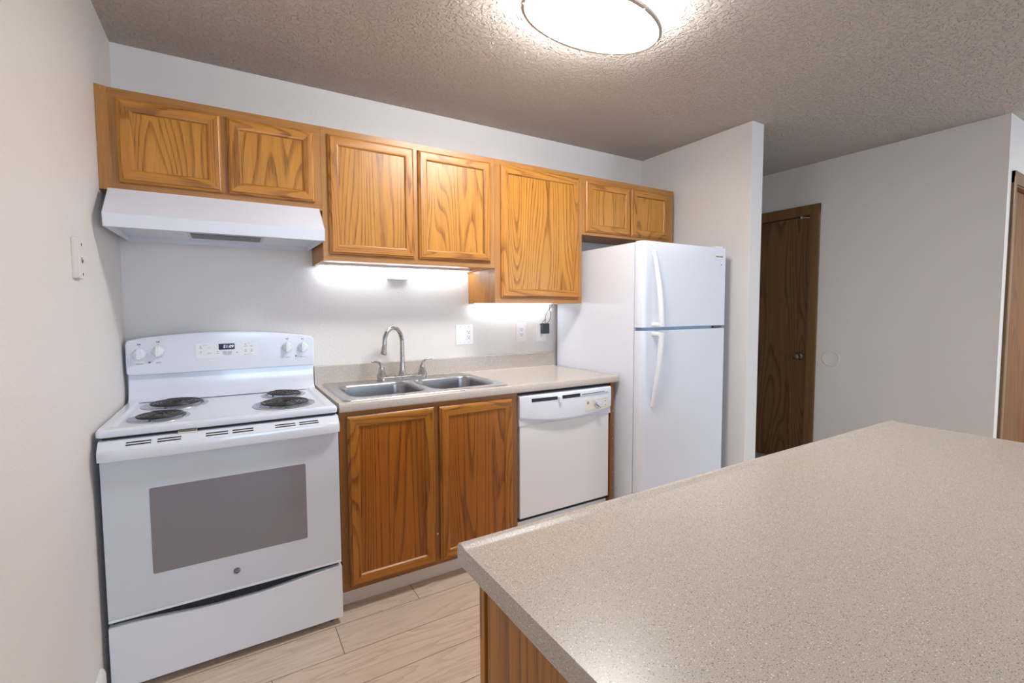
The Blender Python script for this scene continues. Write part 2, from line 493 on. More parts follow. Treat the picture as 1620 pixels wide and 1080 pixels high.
def text_bm(body, size, mtx, mat=0, target=None, shear=0.0, extrude=0.0003):
    """letters as flat mesh; mtx maps local xy-plane text into the world"""
    cu = bpy.data.curves.new('letters', 'FONT'); cu.body = body; cu.size = size; cu.align_x = 'CENTER'; cu.align_y = 'CENTER'
    cu.extrude = extrude; cu.shear = shear; cu.resolution_u = 3
    o = bpy.data.objects.new('letters', cu); COL.objects.link(o)
    bpy.context.view_layer.update()
    dg = bpy.context.evaluated_depsgraph_get()
    me = bpy.data.meshes.new_from_object(o.evaluated_get(dg))
    t = bmesh.new(); t.from_mesh(me)
    bpy.data.objects.remove(o, do_unlink=True); bpy.data.meshes.remove(me); bpy.data.curves.remove(cu)
    target._merge(t, mat, mtx)

def facing_y(x, y, z, tilt=0.0):
    """text matrix: reads from -y"""
    return Matrix.Translation((x, y, z)) @ Matrix.Rotation(PI/2 + tilt, 4, 'X')

def rrect(x0, x1, y0, y1, r, n=6):
    pts = []
    for cx, cy, a0 in ((x1-r, y1-r, 0), (x0+r, y1-r, PI/2), (x0+r, y0+r, PI), (x1-r, y0+r, 1.5*PI)):
        for i in range(n+1):
            a = a0 + PI/2*i/n
            pts.append((cx + r*math.cos(a), cy + r*math.sin(a)))
    return pts

# ------------------------------------------------------------------ the setting
H = 2.463
WX = 3.246          # kitchen side of the partition
PEND = -0.880
HX = 4.506          # hall wall
RY = -1.706         # wall of the second door
LX, BY = 7.0, -6.1

struct('floor', B().box(-0.12, LX+0.12, BY-0.12, 1.32, -0.1, 0), M['floor'], smooth=0)
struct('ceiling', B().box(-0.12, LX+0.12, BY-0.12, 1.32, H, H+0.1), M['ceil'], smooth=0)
struct('wall_left', B().box(-0.12, 0, BY-0.12, 0.12, 0, H), M['wall'], smooth=0)
struct('wall_back', B().box(0, WX, 0, 0.12, 0, H), M['wall'], smooth=0)
struct('wall_partition', B().box(WX, WX+0.124, PEND, 1.2, 0, H, bev=0.004), M['wall'])
struct('wall_hall_end', B().box(WX+0.124, HX, 1.2, 1.32, 0, H), M['wall'], smooth=0)
D1 = (-0.630, 0.150, 2.075)        # hall door opening: y from, y to, top
b = B()
b.box(HX, HX+0.124, RY, D1[0], 0, H); b.box(HX, HX+0.124, D1[1], 1.2, 0, H); b.box(HX, HX+0.124, D1[0], D1[1], D1[2], H)
struct('wall_hall', b, M['wall'], smooth=0)
D2 = (4.640, 5.420, 2.070)
b = B()
b.box(HX+0.124, D2[0], RY, RY+0.124, 0, H); b.box(D2[1], LX, RY, RY+0.124, 0, H); b.box(D2[0], D2[1], RY, RY+0.124, D2[2], H)
struct('wall_right', b, M['wall'], smooth=0)
struct('wall_living', B().box(LX, LX+0.12, BY-0.12, RY+0.124, 0, H), M['wall'], smooth=0)
WN = (4.5, 6.8, 0.15, 2.15)
FILL_WN = (0.25, 1.85, 0.85, 2.15)  # unseen window, added to brighten the back wall and appliance fronts
b = B()
b.box(0, FILL_WN[0], BY-0.12, BY, 0, H); b.box(FILL_WN[1], WN[0], BY-0.12, BY, 0, H); b.box(WN[1], LX, BY-0.12, BY, 0, H)
for w in (WN, FILL_WN):
    b.box(w[0], w[1], BY-0.12, BY, 0, w[2]); b.box(w[0], w[1], BY-0.12, BY, w[3], H)
struct('wall_rear', b, M['wall'], smooth=0)
for k, w in enumerate((WN, FILL_WN)):
    b = B()
    for x0, x1 in ((w[0], w[0]+0.05), (w[1]-0.05, w[1]), ((w[0]+w[1])/2-0.03, (w[0]+w[1])/2+0.03)):
        b.box(x0, x1, BY-0.09, BY-0.03, w[2]+0.05, w[3]-0.05)
    b.box(w[0], w[1], BY-0.09, BY-0.03, w[2], w[2]+0.05); b.box(w[0], w[1], BY-0.09, BY-0.03, w[3]-0.05, w[3])
    wfr = struct('window_%d' % (k+1), b, M['trim'], smooth=0)  # the second one is an addition that lets in fill light
    obj('window_pane', B().box(w[0]+0.05, w[1]-0.05, BY-0.064, BY-0.058, w[2]+0.05, w[3]-0.05), M['pane'], wfr, smooth=0)

BBT = 0.14
def skirt(pts): return pts
struct('baseboard_left', B().prism([(0, 0), (0.014, 0), (0.014, BBT-0.02), (0.010, BBT-0.006), (0.003, BBT), (0, BBT)], 'y', BY, -0.705), M['trim'])
struct('baseboard_hall', B().box(HX-0.014, HX, RY, -0.70, 0, 0.09, bev=0.003), M['trim'])
struct('baseboard_partition', B().box(WX+0.124, WX+0.138, PEND, 1.2, 0, 0.09, bev=0.003), M['trim'])
b = B(); b.box(0.014, LX, BY, BY+0.014, 0, 0.09, bev=0.003)
struct('baseboard_rear', b, M['trim'])

# hall door (the dark one behind the partition)
def casing_prof(a0, a1, base, out):
    """profile across the casing (a) and its projection"""
    w = a1 - a0
    return [(a0, base), (a0, base+out*0.55), (a0+w*0.15, base+out*0.7), (a0+w*0.45, base+out*0.75), (a0+w*0.6, base+out), (a0+w*0.9, base+out), (a1, base+out*0.8), (a1, base)]

b = B()
cw = 0.062
for a0, a1 in ((D1[0]-0.003+0.012, D1[0]-cw), (D1[1]+0.003-0.012, D1[1]+cw)):
    pr = [(HX-(q-0), a) for a, q in casing_prof(a0, a1, 0.0, 0.017)]
    b.prism(pr, 'z', 0, D1[2]+cw)
pr = [(HX-q, a) for a, q in casing_prof(D1[2]-0.009, D1[2]+cw, 0.0, 0.0172)]
b.prism(pr, 'y', D1[0]-cw, D1[1]+cw)
# jambs and stops
b.box(HX, HX+0.124, D1[0], D1[0]+0.018, 0, D1[2]); b.box(HX, HX+0.124, D1[1]-0.018, D1[1], 0, D1[2]); b.box(HX, HX+0.124, D1[0], D1[1], D1[2]-0.018, D1[2])
for y0, y1, z0, z1 in ((D1[0]+0.018, D1[0]+0.050, 0, D1[2]-0.018), (D1[1]-0.050, D1[1]-0.018, 0, D1[2]-0.018), (D1[0]+0.050, D1[1]-0.050, D1[2]-0.050, D1[2]-0.018), (D1[0]+0.050, D1[1]-0.050, 0, 0.03)):
    b.box(HX+0.0525, HX+0.066, y0, y1, z0, z1)      # stops and threshold added behind the leaf to block leaking sky light
d1 = struct('door_1', b, M['casing'])
obj('door_leaf', B().box(HX+0.016, HX+0.052, D1[0]+0.022, D1[1]-0.021, 0.01, D1[2]-0.022, bev=0.002), M['veneer'], d1)
kb = B().lathe([(0, 0), (0.031, 0), (0.031, 0.004), (0.026, 0.010), (0.012, 0.014), (0.011, 0.030), (0.018, 0.036), (0.026, 0.044), (0.0285, 0.054), (0.026, 0.064), (0.016, 0.071), (0, 0.073)],
               (HX+0.016, -0.560, 0.908), (-1, 0, 0), n=28)
obj('door_knob', kb, M['knob_m'], d1)
b = B().box(HX-0.004, HX+0.016, -0.560, -0.542, D1[2]-0.036, D1[2]-0.016, bev=0.003)
b.tube([(HX-0.002, -0.555, D1[2]-0.026), (HX-0.008, -0.590, D1[2]-0.034), (HX-0.004, -0.612, D1[2]-0.038)], 0.004, n=8)
obj('door_catch', b, M['silver'], d1)

# second door, in the wall at the far right
b = B()
for a0, a1 in ((D2[0]+0.010, D2[0]-cw), (D2[1]-0.010, D2[1]+cw)):
    b.prism([(a, RY-q) for a, q in casing_prof(a0, a1, 0.0, 0.017)], 'z', 0, D2[2]+cw)
b.prism([(RY-q, a) for a, q in casing_prof(D2[2]-0.009, D2[2]+cw, 0.0, 0.0172)], 'x', D2[0]-cw, D2[1]+cw)
b.box(D2[0], D2[0]+0.018, RY, RY+0.124, 0, D2[2]); b.box(D2[1]-0.018, D2[1], RY, RY+0.124, 0, D2[2]); b.box(D2[0], D2[1], RY, RY+0.124, D2[2]-0.018, D2[2])
for x0, x1, z0, z1 in ((D2[0]+0.018, D2[0]+0.050, 0, D2[2]-0.018), (D2[1]-0.050, D2[1]-0.018, 0, D2[2]-0.018), (D2[0]+0.050, D2[1]-0.050, D2[2]-0.050, D2[2]-0.018), (D2[0]+0.050, D2[1]-0.050, 0, 0.03)):
    b.box(x0, x1, RY+0.0665, RY+0.080, z0, z1)  # unseen strips added here too, so no sky light leaks past the leaf
d2 = struct('door_2', b, M['casing'])
obj('door_leaf', B().box(D2[0]+0.021, D2[1]-0.021, RY+0.03, RY+0.066, 0.01, D2[2]-0.022, bev=0.002), M['door2'], d2)
b = B().box(D2[0]+0.085, D2[0]+0.125, RY+0.027, RY+0.031, 0.905, 0.965, bev=0.001)
b.lathe([(0, 0), (0.012, 0), (0.012, 0.002), (0, 0.002)], (D2[0]+0.105, RY+0.027, 0.935), (0, -1, 0), n=16, mat=1)
obj('latch_plate', b, [M['knob_m'], M['black']], d2)

# ------------------------------------------------------------------ cabinet doors
FRAME = [(0, 0), (0, 0.008), (0.004, 0.0125), (0.009, 0.0145), (0.011, 0.0185), (0.016, 0.0195), (0.040, 0.0185), (0.0455, 0.0165), (0.049, 0.0125), (0.050, 0.0095), (0.0545, 0.0085)]

def cab_door(parent, x0, x1, z0, z1, yb, deep=False, fw=0.054):
    """mitred frame with a flat panel, on the plane y=yb, facing -y"""
    k = fw/0.0545
    b = B(); t = bmesh.new()
    rings = []
    for u, d in FRAME:
        u *= k
        rings.append([t.verts.new(p) for p in ((x0+u, yb-d, z0+u), (x1-u, yb-d, z0+u), (x1-u, yb-d, z1-u), (x0+u, yb-d, z1-u))])
    for a, c in zip(rings, rings[1:]):
        for i in range(4):
            f = t.faces.new((a[i], a[(i+1) % 4], c[(i+1) % 4], c[i]))
            f.material_index = 0 if i in (1, 3) else 1
    b._merge(t, None)
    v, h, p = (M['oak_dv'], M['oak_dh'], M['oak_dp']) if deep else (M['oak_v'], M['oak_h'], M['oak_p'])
    # the back of the frame
    d = obj('door', b, [v, h], parent, smooth=28)
    q = fw - 0.004
    obj('door_panel', B().box(x0+q, x1-q, yb-0.0095, yb-0.002, z0+q, z1-q), p, d, smooth=0)
    return d

def face_frame(x0, x1, z0, z1, yf, opens, th=0.019):
    """frame of stiles and rails around openings [(x0,x1)] between z bounds"""
    b = B()
    sz0, sz1, xs = opens
    b.box(x0, x1, yf, yf+th, sz1, z1, mat=1); b.box(x0, x1, yf, yf+th, z0, sz0, mat=1)
    prev = x0
    for a, c in xs:
        b.box(prev, a, yf, yf+th, sz0, sz1, mat=0); prev = c
    b.box(prev, x1, yf, yf+th, sz0, sz1, mat=0)
    return b

UF = -0.333
UT = 2.147
def wall_cabinet(label, x0, x1, zb, doors, dz0, dz1, filler=None):
    r = thing('wall_cabinet', ((x0+x1)/2, -0.16, zb), label, 'cabinet', 'oak wall cabinets')
    b = B()
    b.box(x0, x0+0.013, UF+0.019, -0.001, zb, UT); b.box(x1-0.013, x1, UF+0.019, -0.001, zb, UT)
    b.box(x0+0.013, x1-0.013, UF+0.019, -0.001, UT-0.013, UT); b.box(x0+0.013, x1-0.013, UF+0.019, -0.001, zb+0.016, zb+0.03)
    b.box(x0+0.013, x1-0.013, -0.008, -0.001, zb+0.03, UT-0.013)
    obj('body', b, M['oak_y'], r, smooth=0)
    b = face_frame(x0, x1, zb, UT, UF, (dz0+0.012, dz1-0.012, [(d0+0.012, d1-0.012) for d0, d1 in doors]))
    obj('face_frame', b, [M['frame'], M['frame_h']], r, smooth=0)
    for d0, d1 in doors: cab_door(r, d0, d1, dz0, dz1, UF)
    if filler:
        b = B().prism([(filler[0], UF-0.006), (filler[0], -0.20), (filler[1], -0.20), (filler[1], UF), (filler[1]-0.014, UF), (filler[1]-0.018, UF-0.006)], 'z', zb, UT+0.002)
        obj('filler_strip', b, M['frame'], r, smooth=0)
    return r

M['frame_h'] = oak('oak_face_frame_level', (0.46, 0.21, 0.058), (0.25, 0.095, 0.024), 'x', rings=6, ringamt=0.35)
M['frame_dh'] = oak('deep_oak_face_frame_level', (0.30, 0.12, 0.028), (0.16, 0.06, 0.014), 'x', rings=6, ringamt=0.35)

wall_cabinet('low two-door oak wall cabinet directly above the white range hood', 0.034, 0.794, 1.766, [(0.061, 0.400), (0.422, 0.763)], 1.797, 2.112, filler=(0.001, 0.034))
wall_cabinet('two-door oak wall cabinet above the sink, bright light strip beneath it', 0.795, 1.715, 1.540, [(0.823, 1.238), (1.262, 1.685)], 1.568, 2.116)
wall_cabinet('tallest oak wall cabinet, with one single large door', 1.716, 2.351, 1.344, [(1.752, 2.321)], 1.374, 2.119)
wall_cabinet('short oak wall cabinet with two small doors above the refrigerator', 2.352, 3.204, 1.777, [(2.378, 2.768), (2.778, 3.140)], 1.796, 2.112)

# ------------------------------------------------------------------ base cabinet, counter, sink
BF = -0.619
r = thing('base_cabinet', (1.232, -0.3, 0), 'two-door oak base cabinet under the double sink', 'cabinet')
b = B()
X0, X1 = 0.787, 1.677
for x0, x1 in ((X0, X0+0.016), (X1-0.016, X1)):
    b.box(x0, x1, BF+0.019, -0.001, 0.0951, 0.876); b.box(x0, x1, -0.547, -0.001, 0.0, 0.0951)
b.box(X0+0.016, X1-0.016, BF+0.019, -0.001, 0.095, 0.111); b.box(X0+0.016, X1-0.016, -0.008, -0.001, 0.111, 0.876)
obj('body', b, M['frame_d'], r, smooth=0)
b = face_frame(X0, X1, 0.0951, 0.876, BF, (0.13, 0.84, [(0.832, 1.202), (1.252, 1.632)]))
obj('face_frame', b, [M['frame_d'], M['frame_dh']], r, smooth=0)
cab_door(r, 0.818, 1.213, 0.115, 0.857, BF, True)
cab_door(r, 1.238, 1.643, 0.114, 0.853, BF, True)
prop(obj('toe_kick', B().box(X0, X1, -0.556, -0.548, 0, 0.094), M['trim'], r, smooth=0), 'white toe kick board')
obj('screw_head', B().lathe([(0, 0), (0.004, 0), (0.003, 0.002), (0, 0.0025)], (1.2265, BF, 0.243), (0, -1, 0), n=12), M['silver'], r)

r = thing('end_panel', (2.338, -0.3, 0), 'narrow oak end panel between dishwasher and refrigerator', 'panel')
b = B().box(2.327, 2.350, -0.615, -0.001, 0, 0.876)
obj('panel_board', b, M['frame_d'], r, smooth=0)
b = B().box(2.327, 2.350, -0.622, -0.6151, 0, 0.876, bev=0.001)
random.seed(4)
for i in range(7):
    z = 0.25 + i*0.09 + random.uniform(-0.02, 0.02)
    b.box(2.345, 2.348, -0.6228, -0.6215, z, z+random.uniform(0.004, 0.012), mat=1)
obj('edge_strip', b, [M['frame_d'], M['cream']], r)

CT = 0.915
NOSE = [(-0.600, 0.876), (-0.631, 0.876), (-0.637, 0.879), (-0.6400, 0.885), (-0.6408, 0.900), (-0.6395, 0.910), (-0.6355, 0.9165), (-0.629, 0.9188), (-0.621, 0.9182), (-0.613, 0.9158), (-0.605, CT), (-0.600, CT)]
r = thing('sink_countertop', (1.58, -0.32, 0.876), 'speckled beige laminate countertop around the steel sink', 'countertop')
CX0, CX1 = 0.787, 2.376
b = B()
b.prism(NOSE, 'x', CX0, CX1)
SX0, SX1, SY0, SY1 = 0.835, 1.622, -0.588, -0.075
b.box(CX0, SX0, -0.600, -0.001, 0.877, CT); b.box(SX1, CX1, -0.600, -0.001, 0.877, CT)
b.box(SX0, SX1, -0.600, SY0, 0.877, CT); b.box(SX0, SX1, SY1, -0.001, 0.877, CT)
obj('worktop', b, M['lam'], r)
b = B().prism([(-0.001, CT), (-0.001, 1.012), (-0.014, 1.012), (-0.019, 1.009), (-0.0205, 1.004), (-0.0205, 0.925), (-0.0225, 0.918), (-0.028, CT)], 'x', CX0, CX1)
obj('backsplash', b, M['lam'], r)

# sink
r = thing('kitchen_sink', (1.23, -0.33, CT), 'double-bowl stainless steel sink set in the beige countertop', 'sink')
RZ = CT + 0.007
def bowl(x0, x1, y0, y1, depth):
    bb = B(); rows = []
    for ins, z, rr in ((-0.012, RZ+0.0005, 0.075), (-0.005, RZ-0.0005, 0.068), (0, RZ-0.006, 0.062), (0.004, RZ-0.02, 0.058), (0.010, RZ-depth*0.6, 0.055), (0.018, RZ-depth*0.88, 0.05), (0.034, RZ-depth*0.98, 0.045), (0.06, RZ-depth, 0.04)):
        rows.append([(x, y, z) for x, y in rrect(x0+ins, x1-ins, y0+ins, y1-ins, rr)])
    bb.grid(rows, closed_u=True)
    t = bmesh.new(); t.faces.new([t.verts.new(p) for p in rows[-1]]); bb._merge(t)
    return bb
BOW = ((0.866, 1.214, -0.545, -0.205), (1.262, 1.596, -0.545, -0.205))
# rim: flat deck with two openings, built as a skirted outline plus strips
b = B()
OX0, OX1, OY0, OY1 = 0.812, 1.642, -0.606, -0.052
rows = [[(x, y, z) for x, y in rrect(OX0+i, OX1-i, OY0+i, OY1-i, 0.03-i*0.3)] for i, z in ((0, CT), (0.001, CT+0.003), (0.006, RZ), (0.012, RZ))]
b.grid(rows, closed_u=True)
deck = obj('rim', b, M['steel'], r)
deck_b = B().prism(rrect(OX0+0.012, OX1-0.012, OY0+0.012, OY1-0.012, 0.026), 'z', RZ-0.0015, RZ)
tmp = obj('deck', deck_b, M['steel'], r)
cs = []
for q in BOW:
    cs.append(obj('cutter', B().prism(rrect(q[0]-0.011, q[1]+0.011, q[2]-0.011, q[3]+0.011, 0.074), 'z', RZ-0.05, RZ+0.05), M['steel'], r))
cut(tmp, cs)
bmj = bmesh.new(); bmj.from_mesh(deck.data); bmj.from_mesh(tmp.data); bmj.to_mesh(deck.data); bmj.free()
deck.data.shade_smooth(); deck.data.set_sharp_from_angle(angle=math.radians(35))
bpy.data.objects.remove(tmp, do_unlink=True)
for q in BOW:
    bo = obj('bowl', bowl(*q, 0.17), M['steel_b'], r, recalc=True)
    cxm, cym = (q[0]+q[1])/2, (q[2]+q[3])/2
    obj('drain', B().lathe([(0, -0.001), (0.02, 0), (0.038, 0.002), (0.044, 0.0025), (0.045, 0.0)], (cxm, cym, RZ-0.1695), n=24), M['chrome'], bo)

# faucet
FX, FY = 1.236, -0.120
r = thing('faucet', (FX, FY, RZ), 'brushed nickel gooseneck faucet with two lever handles behind the sink', 'faucet')
b = B()
out = [(FX + 0.133*math.cos(2*PI*i/48)*(1 if True else 1), FY + 0.030*math.sin(2*PI*i/48)) for i in range(48)]
def sq(x0, x1, y0, y1, r_): return rrect(x0, x1, y0, y1, r_)
rows = [[(x, y, RZ+z) for x, y in sq(FX-0.142+i, FX+0.142-i, FY-0.031+i, FY+0.031-i, 0.030-i)] for i, z in ((0, 0), (0, 0.012), (0.003, 0.018), (0.010, 0.021), (0.020, 0.022))]
b.grid(rows, closed_u=True); t = bmesh.new(); t.faces.new([t.verts.new(p) for p in rows[-1]]); b._merge(t)
obj('base_plate', b, M['nickel'], r)
# spout: flared foot, tall stem, round arc, short drop
b = B()
path, rad = [], []
z0 = RZ+0.020
for z, q in ((0, 0.024), (0.006, 0.0225), (0.02, 0.0185), (0.04, 0.0155), (0.07, 0.0132), (0.11, 0.0122), (0.16, 0.012)):
    path.append((FX, FY, z0+z)); rad.append(q)
top = z0+0.185; R = 0.064
ax, ay = -0.90, -0.42            # the spout swings towards the left bowl
for i in range(0, 15):
    a = PI*i/14*0.98
    path.append((FX + ax*R*(1-math.cos(a)), FY + ay*R*(1-math.cos(a)), top + R*1.32*math.sin(a))); rad.append(0.0118)
ex, ey, ez = path[-1]
for k, (dz, q) in enumerate(((0.012, 0.0122), (0.03, 0.0138), (0.055, 0.0158), (0.062, 0.0158))):
    path.append((ex + ax*0.0012*k*3, ey + ay*0.0012*k*3, ez-dz)); rad.append(q)
b.tube(path, rad, n=20)
obj('spout', b, M['nickel'], r)
for sgn in (-1, 1):
    hx = FX + sgn*0.118
    b = B()
    b.lathe([(0.028, 0), (0.0275, 0.006), (0.022, 0.02), (0.0165, 0.036), (0.014, 0.048), (0.0135, 0.056), (0.0, 0.056)], (hx, FY, RZ+0.016), n=24)
    p = [(hx, FY, RZ+0.066), (hx + sgn*0.002, FY, RZ+0.082), (hx + sgn*0.010, FY, RZ+0.097), (hx + sgn*0.024, FY-0.002, RZ+0.104), (hx + sgn*0.040, FY-0.004, RZ+0.106), (hx + sgn*0.056, FY-0.006, RZ+0.107)]
    b.tube(p, [0.0130, 0.0115, 0.0098, 0.0088, 0.0082, 0.0080], n=14, flat=0.75)
    obj('lever_handle', b, M['nickel'], r)

# ------------------------------------------------------------------ dishwasher
r = thing('dishwasher', (2.0, -0.3, 0), 'white built-in dishwasher between the oak base cabinet and the refrigerator', 'dishwasher')
DX0, DX1 = 1.682, 2.322
obj('tub_body', B().box(DX0+0.004, DX1-0.002, -0.59, -0.02, 0.01, 0.868), M['dark'], r, smooth=0)
b = B().box(DX0+0.006, DX1-0.012, -0.626, -0.592, 0.205, 0.705, bev=0.004)
obj('door_panel', b, M['white_dw'], r)
# bowed control panel with a hollow hand grip under its lower edge
b = B(); rows = []
n = 24
for i in range(n+1):
    u = i/n; x = DX0+0.001 + (DX1-DX0-0.004)*u
    bow = 1-(2*u-1)**2
    yf = -0.634 - 0.020*bow
    zc = 0.738 - 0.030*bow                # where the grip hollow starts
    rows.append([(x, -0.592, 0.858), (x, yf+0.012, 0.8585), (x, yf+0.004, 0.856), (x, yf, 0.850), (x, yf-0.002, 0.80), (x, yf-0.001, zc+0.012), (x, yf+0.0015, zc+0.003), (x, yf+0.006, zc-0.001), (x, -0.630, 0.7005), (x, -0.628, 0.6985), (x, -0.592, 0.698)])
b.grid(rows)
for e in (0, -1):
    t = bmesh.new(); t.faces.new([t.verts.new(p) for p in rows[e]]); b._merge(t)
cp = obj('control_panel', b, M['white'], r, smooth=50)
def dwy(x, z=0.82):
    u = (x-DX0)/(DX1-DX0); return -0.634 - 0.020*(1-(2*u-1)**2) - 0.002
def curved_patch(x0, x1, z0, z1, off, n=8):
    bb = B(); rows = []
    for i in range(n+1):
        x = x0 + (x1-x0)*i/n; y = dwy(x)
        rows.append([(x, y+0.004, z0), (x, y-off, z0), (x, y-off, z1), (x, y+0.004, z1)])
    bb.grid(rows, closed_u=True)
    for e in (0, -1):
        t = bmesh.new(); t.faces.new([t.verts.new(p) for p in rows[e]]); bb._merge(t)
    return bb
obj('vent_slot', curved_patch(1.752, 1.912, 0.823, 0.841, 0.0006), M['dark'], cp)
obj('vent_slot', curved_patch(1.945, 2.068, 0.824, 0.842, 0.0006), M['dark'], cp)
obj('vent_recess', curved_patch(2.082, 2.258, 0.832, 0.8365, 0.0006), M['grey'], cp)
obj('vent_recess', curved_patch(2.072, 2.290, 0.820, 0.8318, 0.0004), M['lgrey'], cp)
b = B().box(1.917, 1.935, dwy(1.926)-0.012, dwy(1.926)+0.002, 0.806, 0.838, bev=0.003)
obj('door_latch', b, M['white_p'], cp)
dpl = obj('dial_plate', curved_patch(2.110, 2.292, 0.736, 0.799, 0.0012), M['cream'], cp)
ky = dwy(2.20)
b = B()
kn = Matrix.Translation((2.200, ky-0.001, 0.768)) @ Matrix.Rotation(0.62, 4, 'Y')
b.lathe([(0, 0), (0.024, 0), (0.024, 0.003), (0.021, 0.006), (0, 0.006)], (0, 0, 0), (0, -1, 0), n=24, mtx=kn)
b.prism(rrect(-0.024, 0.024, -0.010, 0.010, 0.009), 'y', -0.022, -0.004, bev=0.003, mtx=kn)
obj('dial_knob', b, M['silver'], cp)
b = B()
for q in (0.757, 0.777): b.box(2.255, 2.273, dwy(2.265)-0.005, dwy(2.265), q-0.009, q+0.009, bev=0.002)
for q in (0.757, 0.780): b.box(2.258, 2.267, dwy(2.265)-0.0056, dwy(2.265), q-0.003, q+0.003, mat=1)
obj('rocker_switch', b, [M['white_p'], M['grey']], cp)
b = B()
gx = 2.127; gm = Matrix.Translation((gx, dwy(gx)-0.0012, 0.782))
b.lathe([(0, 0), (0.0075, 0), (0.0075, 0.0006), (0, 0.0006)], (0, 0, 0), (0, -1, 0), n=24, mtx=gm)
text_bm('GE', 0.010, facing_y(gx, dwy(gx)-0.0021, 0.782), 1, b, shear=0.3)
obj('emblem', b, [M['charger'], M['white_p']], cp)
b = B()
for x0, x1, z in ((2.150, 2.175, 0.791), (2.178, 2.210, 0.794), (2.150, 2.168, 0.785), (2.140, 2.172, 0.743), (2.215, 2.232, 0.749), (2.248, 2.280, 0.791), (2.235, 2.262, 0.746), (2.152, 2.160, 0.776)):
    b.box(x0, x1, dwy((x0+x1)/2)-0.0016, dwy((x0+x1)/2), z-0.0010, z+0.0010)
join(dpl, obj('dial_print', b, M['lgrey'], cp, smooth=0))
obj('toe_panel', B().box(DX0+0.004, DX1-0.004, -0.600, -0.5905, 0.012, 0.178, bev=0.002), M['white'], r)

# ------------------------------------------------------------------ refrigerator
r = thing('refrigerator', (2.77, -0.4, 0), 'white top-freezer refrigerator standing against the partition wall', 'refrigerator')
RX0, RX1 = 2.391, 3.140
FT = 1.683
obj('cabinet_shell', B().box(RX0, RX1, -0.732, -0.03, 0.03, FT-0.004, bev=0.004), M['white_f'], r)
def fdoor(z0, z1):
    pts = []
    R_ = 0.034
    pts += [(RX1, -0.738), (RX0, -0.738)]
    for i in range(9):
        a = PI + PI/2*i/8
        pts.append((RX0+R_ + R_*math.cos(a), -0.795+R_ + R_*math.sin(a)))
    R2 = 0.010
    for i in range(5):
        a = 1.5*PI + PI/2*i/4
        pts.append((RX1-R2 + R2*math.cos(a), -0.795+R2 + R2*math.sin(a)))
    return B().prism(pts, 'z', z0, z1, bev=0.004, ang=1.0)
fz = obj('freezer_door', fdoor(1.1985, FT), M['white_f'], r)
fd = obj('fridge_door', fdoor(0.11, 1.1815), M['white_f'], r)
obj('gasket', B().box(RX0+0.02, RX1-0.02, -0.778, -0.736, 1.182, 1.198), M['gasket'], r, smooth=0)
obj('base_grille', B().box(RX0+0.02, RX1-0.02, -0.765, -0.733, 0.02, 0.10, bev=0.004), M['white_f'], r)
for x in (RX0+0.06, RX1-0.06):
    for y in (-0.66, -0.10): obj('foot', B().lathe([(0, 0), (0.022, 0), (0.022, 0.01), (0.012, 0.014), (0.012, 0.032), (0, 0.032)], (x, y, 0), n=16), M['black'], r)
obj('hinge', B().box(RX1-0.11, RX1-0.03, -0.792, -0.745, 1.1845, 1.1955, bev=0.002), M['charger'], r)
obj('hinge', B().box(RX1-0.09, RX1-0.01, -0.78, -0.70, FT-0.004, FT+0.012, bev=0.004), M['white_p'], r)
def fhandle(zt, zb, flip):
    """bow handle: zt far tip (flush), zb end by the split (standing off)"""
    rows = []; n = 22
    for i in range(n+1):
        u = i/n
        z = zt + (zb-zt)*u
        off = 0.004 + 0.050*math.sin(u*PI/2)
        w = 0.0135 + 0.004*math.sin(u*PI*0.6)
        x = 2.478 + 0.010*u
        th = 0.013 + 0.006*math.sin(u*PI*0.7)
        yo = -0.795-off
        rows.append([(x+w*math.cos(a), yo + th*math.sin(a)*0.7, z) for a in [2*PI*k/16 for k in range(16)]])
    b = B(); b.grid(rows, closed_u=True)
    for e in (0, -1):
        t = bmesh.new(); t.faces.new([t.verts.new(p) for p in rows[e]]); b._merge(t)
    za, zc = (zb, zb+0.022) if not flip else (zb-0.022, zb)
    b.prism([(2.478-0.012, -0.794), (2.478+0.030, -0.794), (2.478+0.026, -0.860), (2.478-0.006, -0.860)], 'z', za, zc, bev=0.005)
    za, zc = (zt-0.028, zt) if not flip else (zt, zt+0.028)
    b.box(2.467, 2.489, -0.803, -0.794, za, zc, bev=0.003)
    return b
obj('handle', fhandle(1.632, 1.2055, False), M['white_p'], fz, smooth=60)
obj('handle', fhandle(0.748, 1.1745, True), M['white_p'], fd, smooth=60)
b = B().prism(rrect(3.030, 3.108, 1.610, 1.640, 0.004), 'y', -0.7966, -0.7945)
text_bm('FRIGIDAIRE', 0.0135, facing_y(3.069, -0.7971, 1.6265), 1, b)
b.box(3.036, 3.102, -0.7969, -0.796, 1.6125, 1.614, mat=2)
obj('badge', b, [M['silver'], M['charger'], M['lgrey']], fz)
b = B().lathe([(0, 0), (0.004, 0), (0.004, 0.0012), (0, 0.0012)], (3.091, -0.7945, 1.578), (0, -1, 0), n=12)
obj('screw_cap', b, M['charger'], fz)

# ------------------------------------------------------------------ range
r = thing('electric_range', (0.395, -0.35, 0), 'white freestanding electric range with four coil burners', 'stove')
GX0, GX1 = 0.020, 0.774
obj('body', B().box(GX0+0.004, GX1-0.004, -0.630, -0.02, 0.03, 0.886), M['white'], r, smooth=0)
for x in (GX0+0.05, GX1-0.04):
    for y in (-0.62, -0.08): obj('foot', B().lathe([(0, 0), (0.018, 0), (0.020, 0.006), (0.016, 0.012), (0.012, 0.03), (0, 0.032)], (x, y, 0), n=16), M['black'], r)
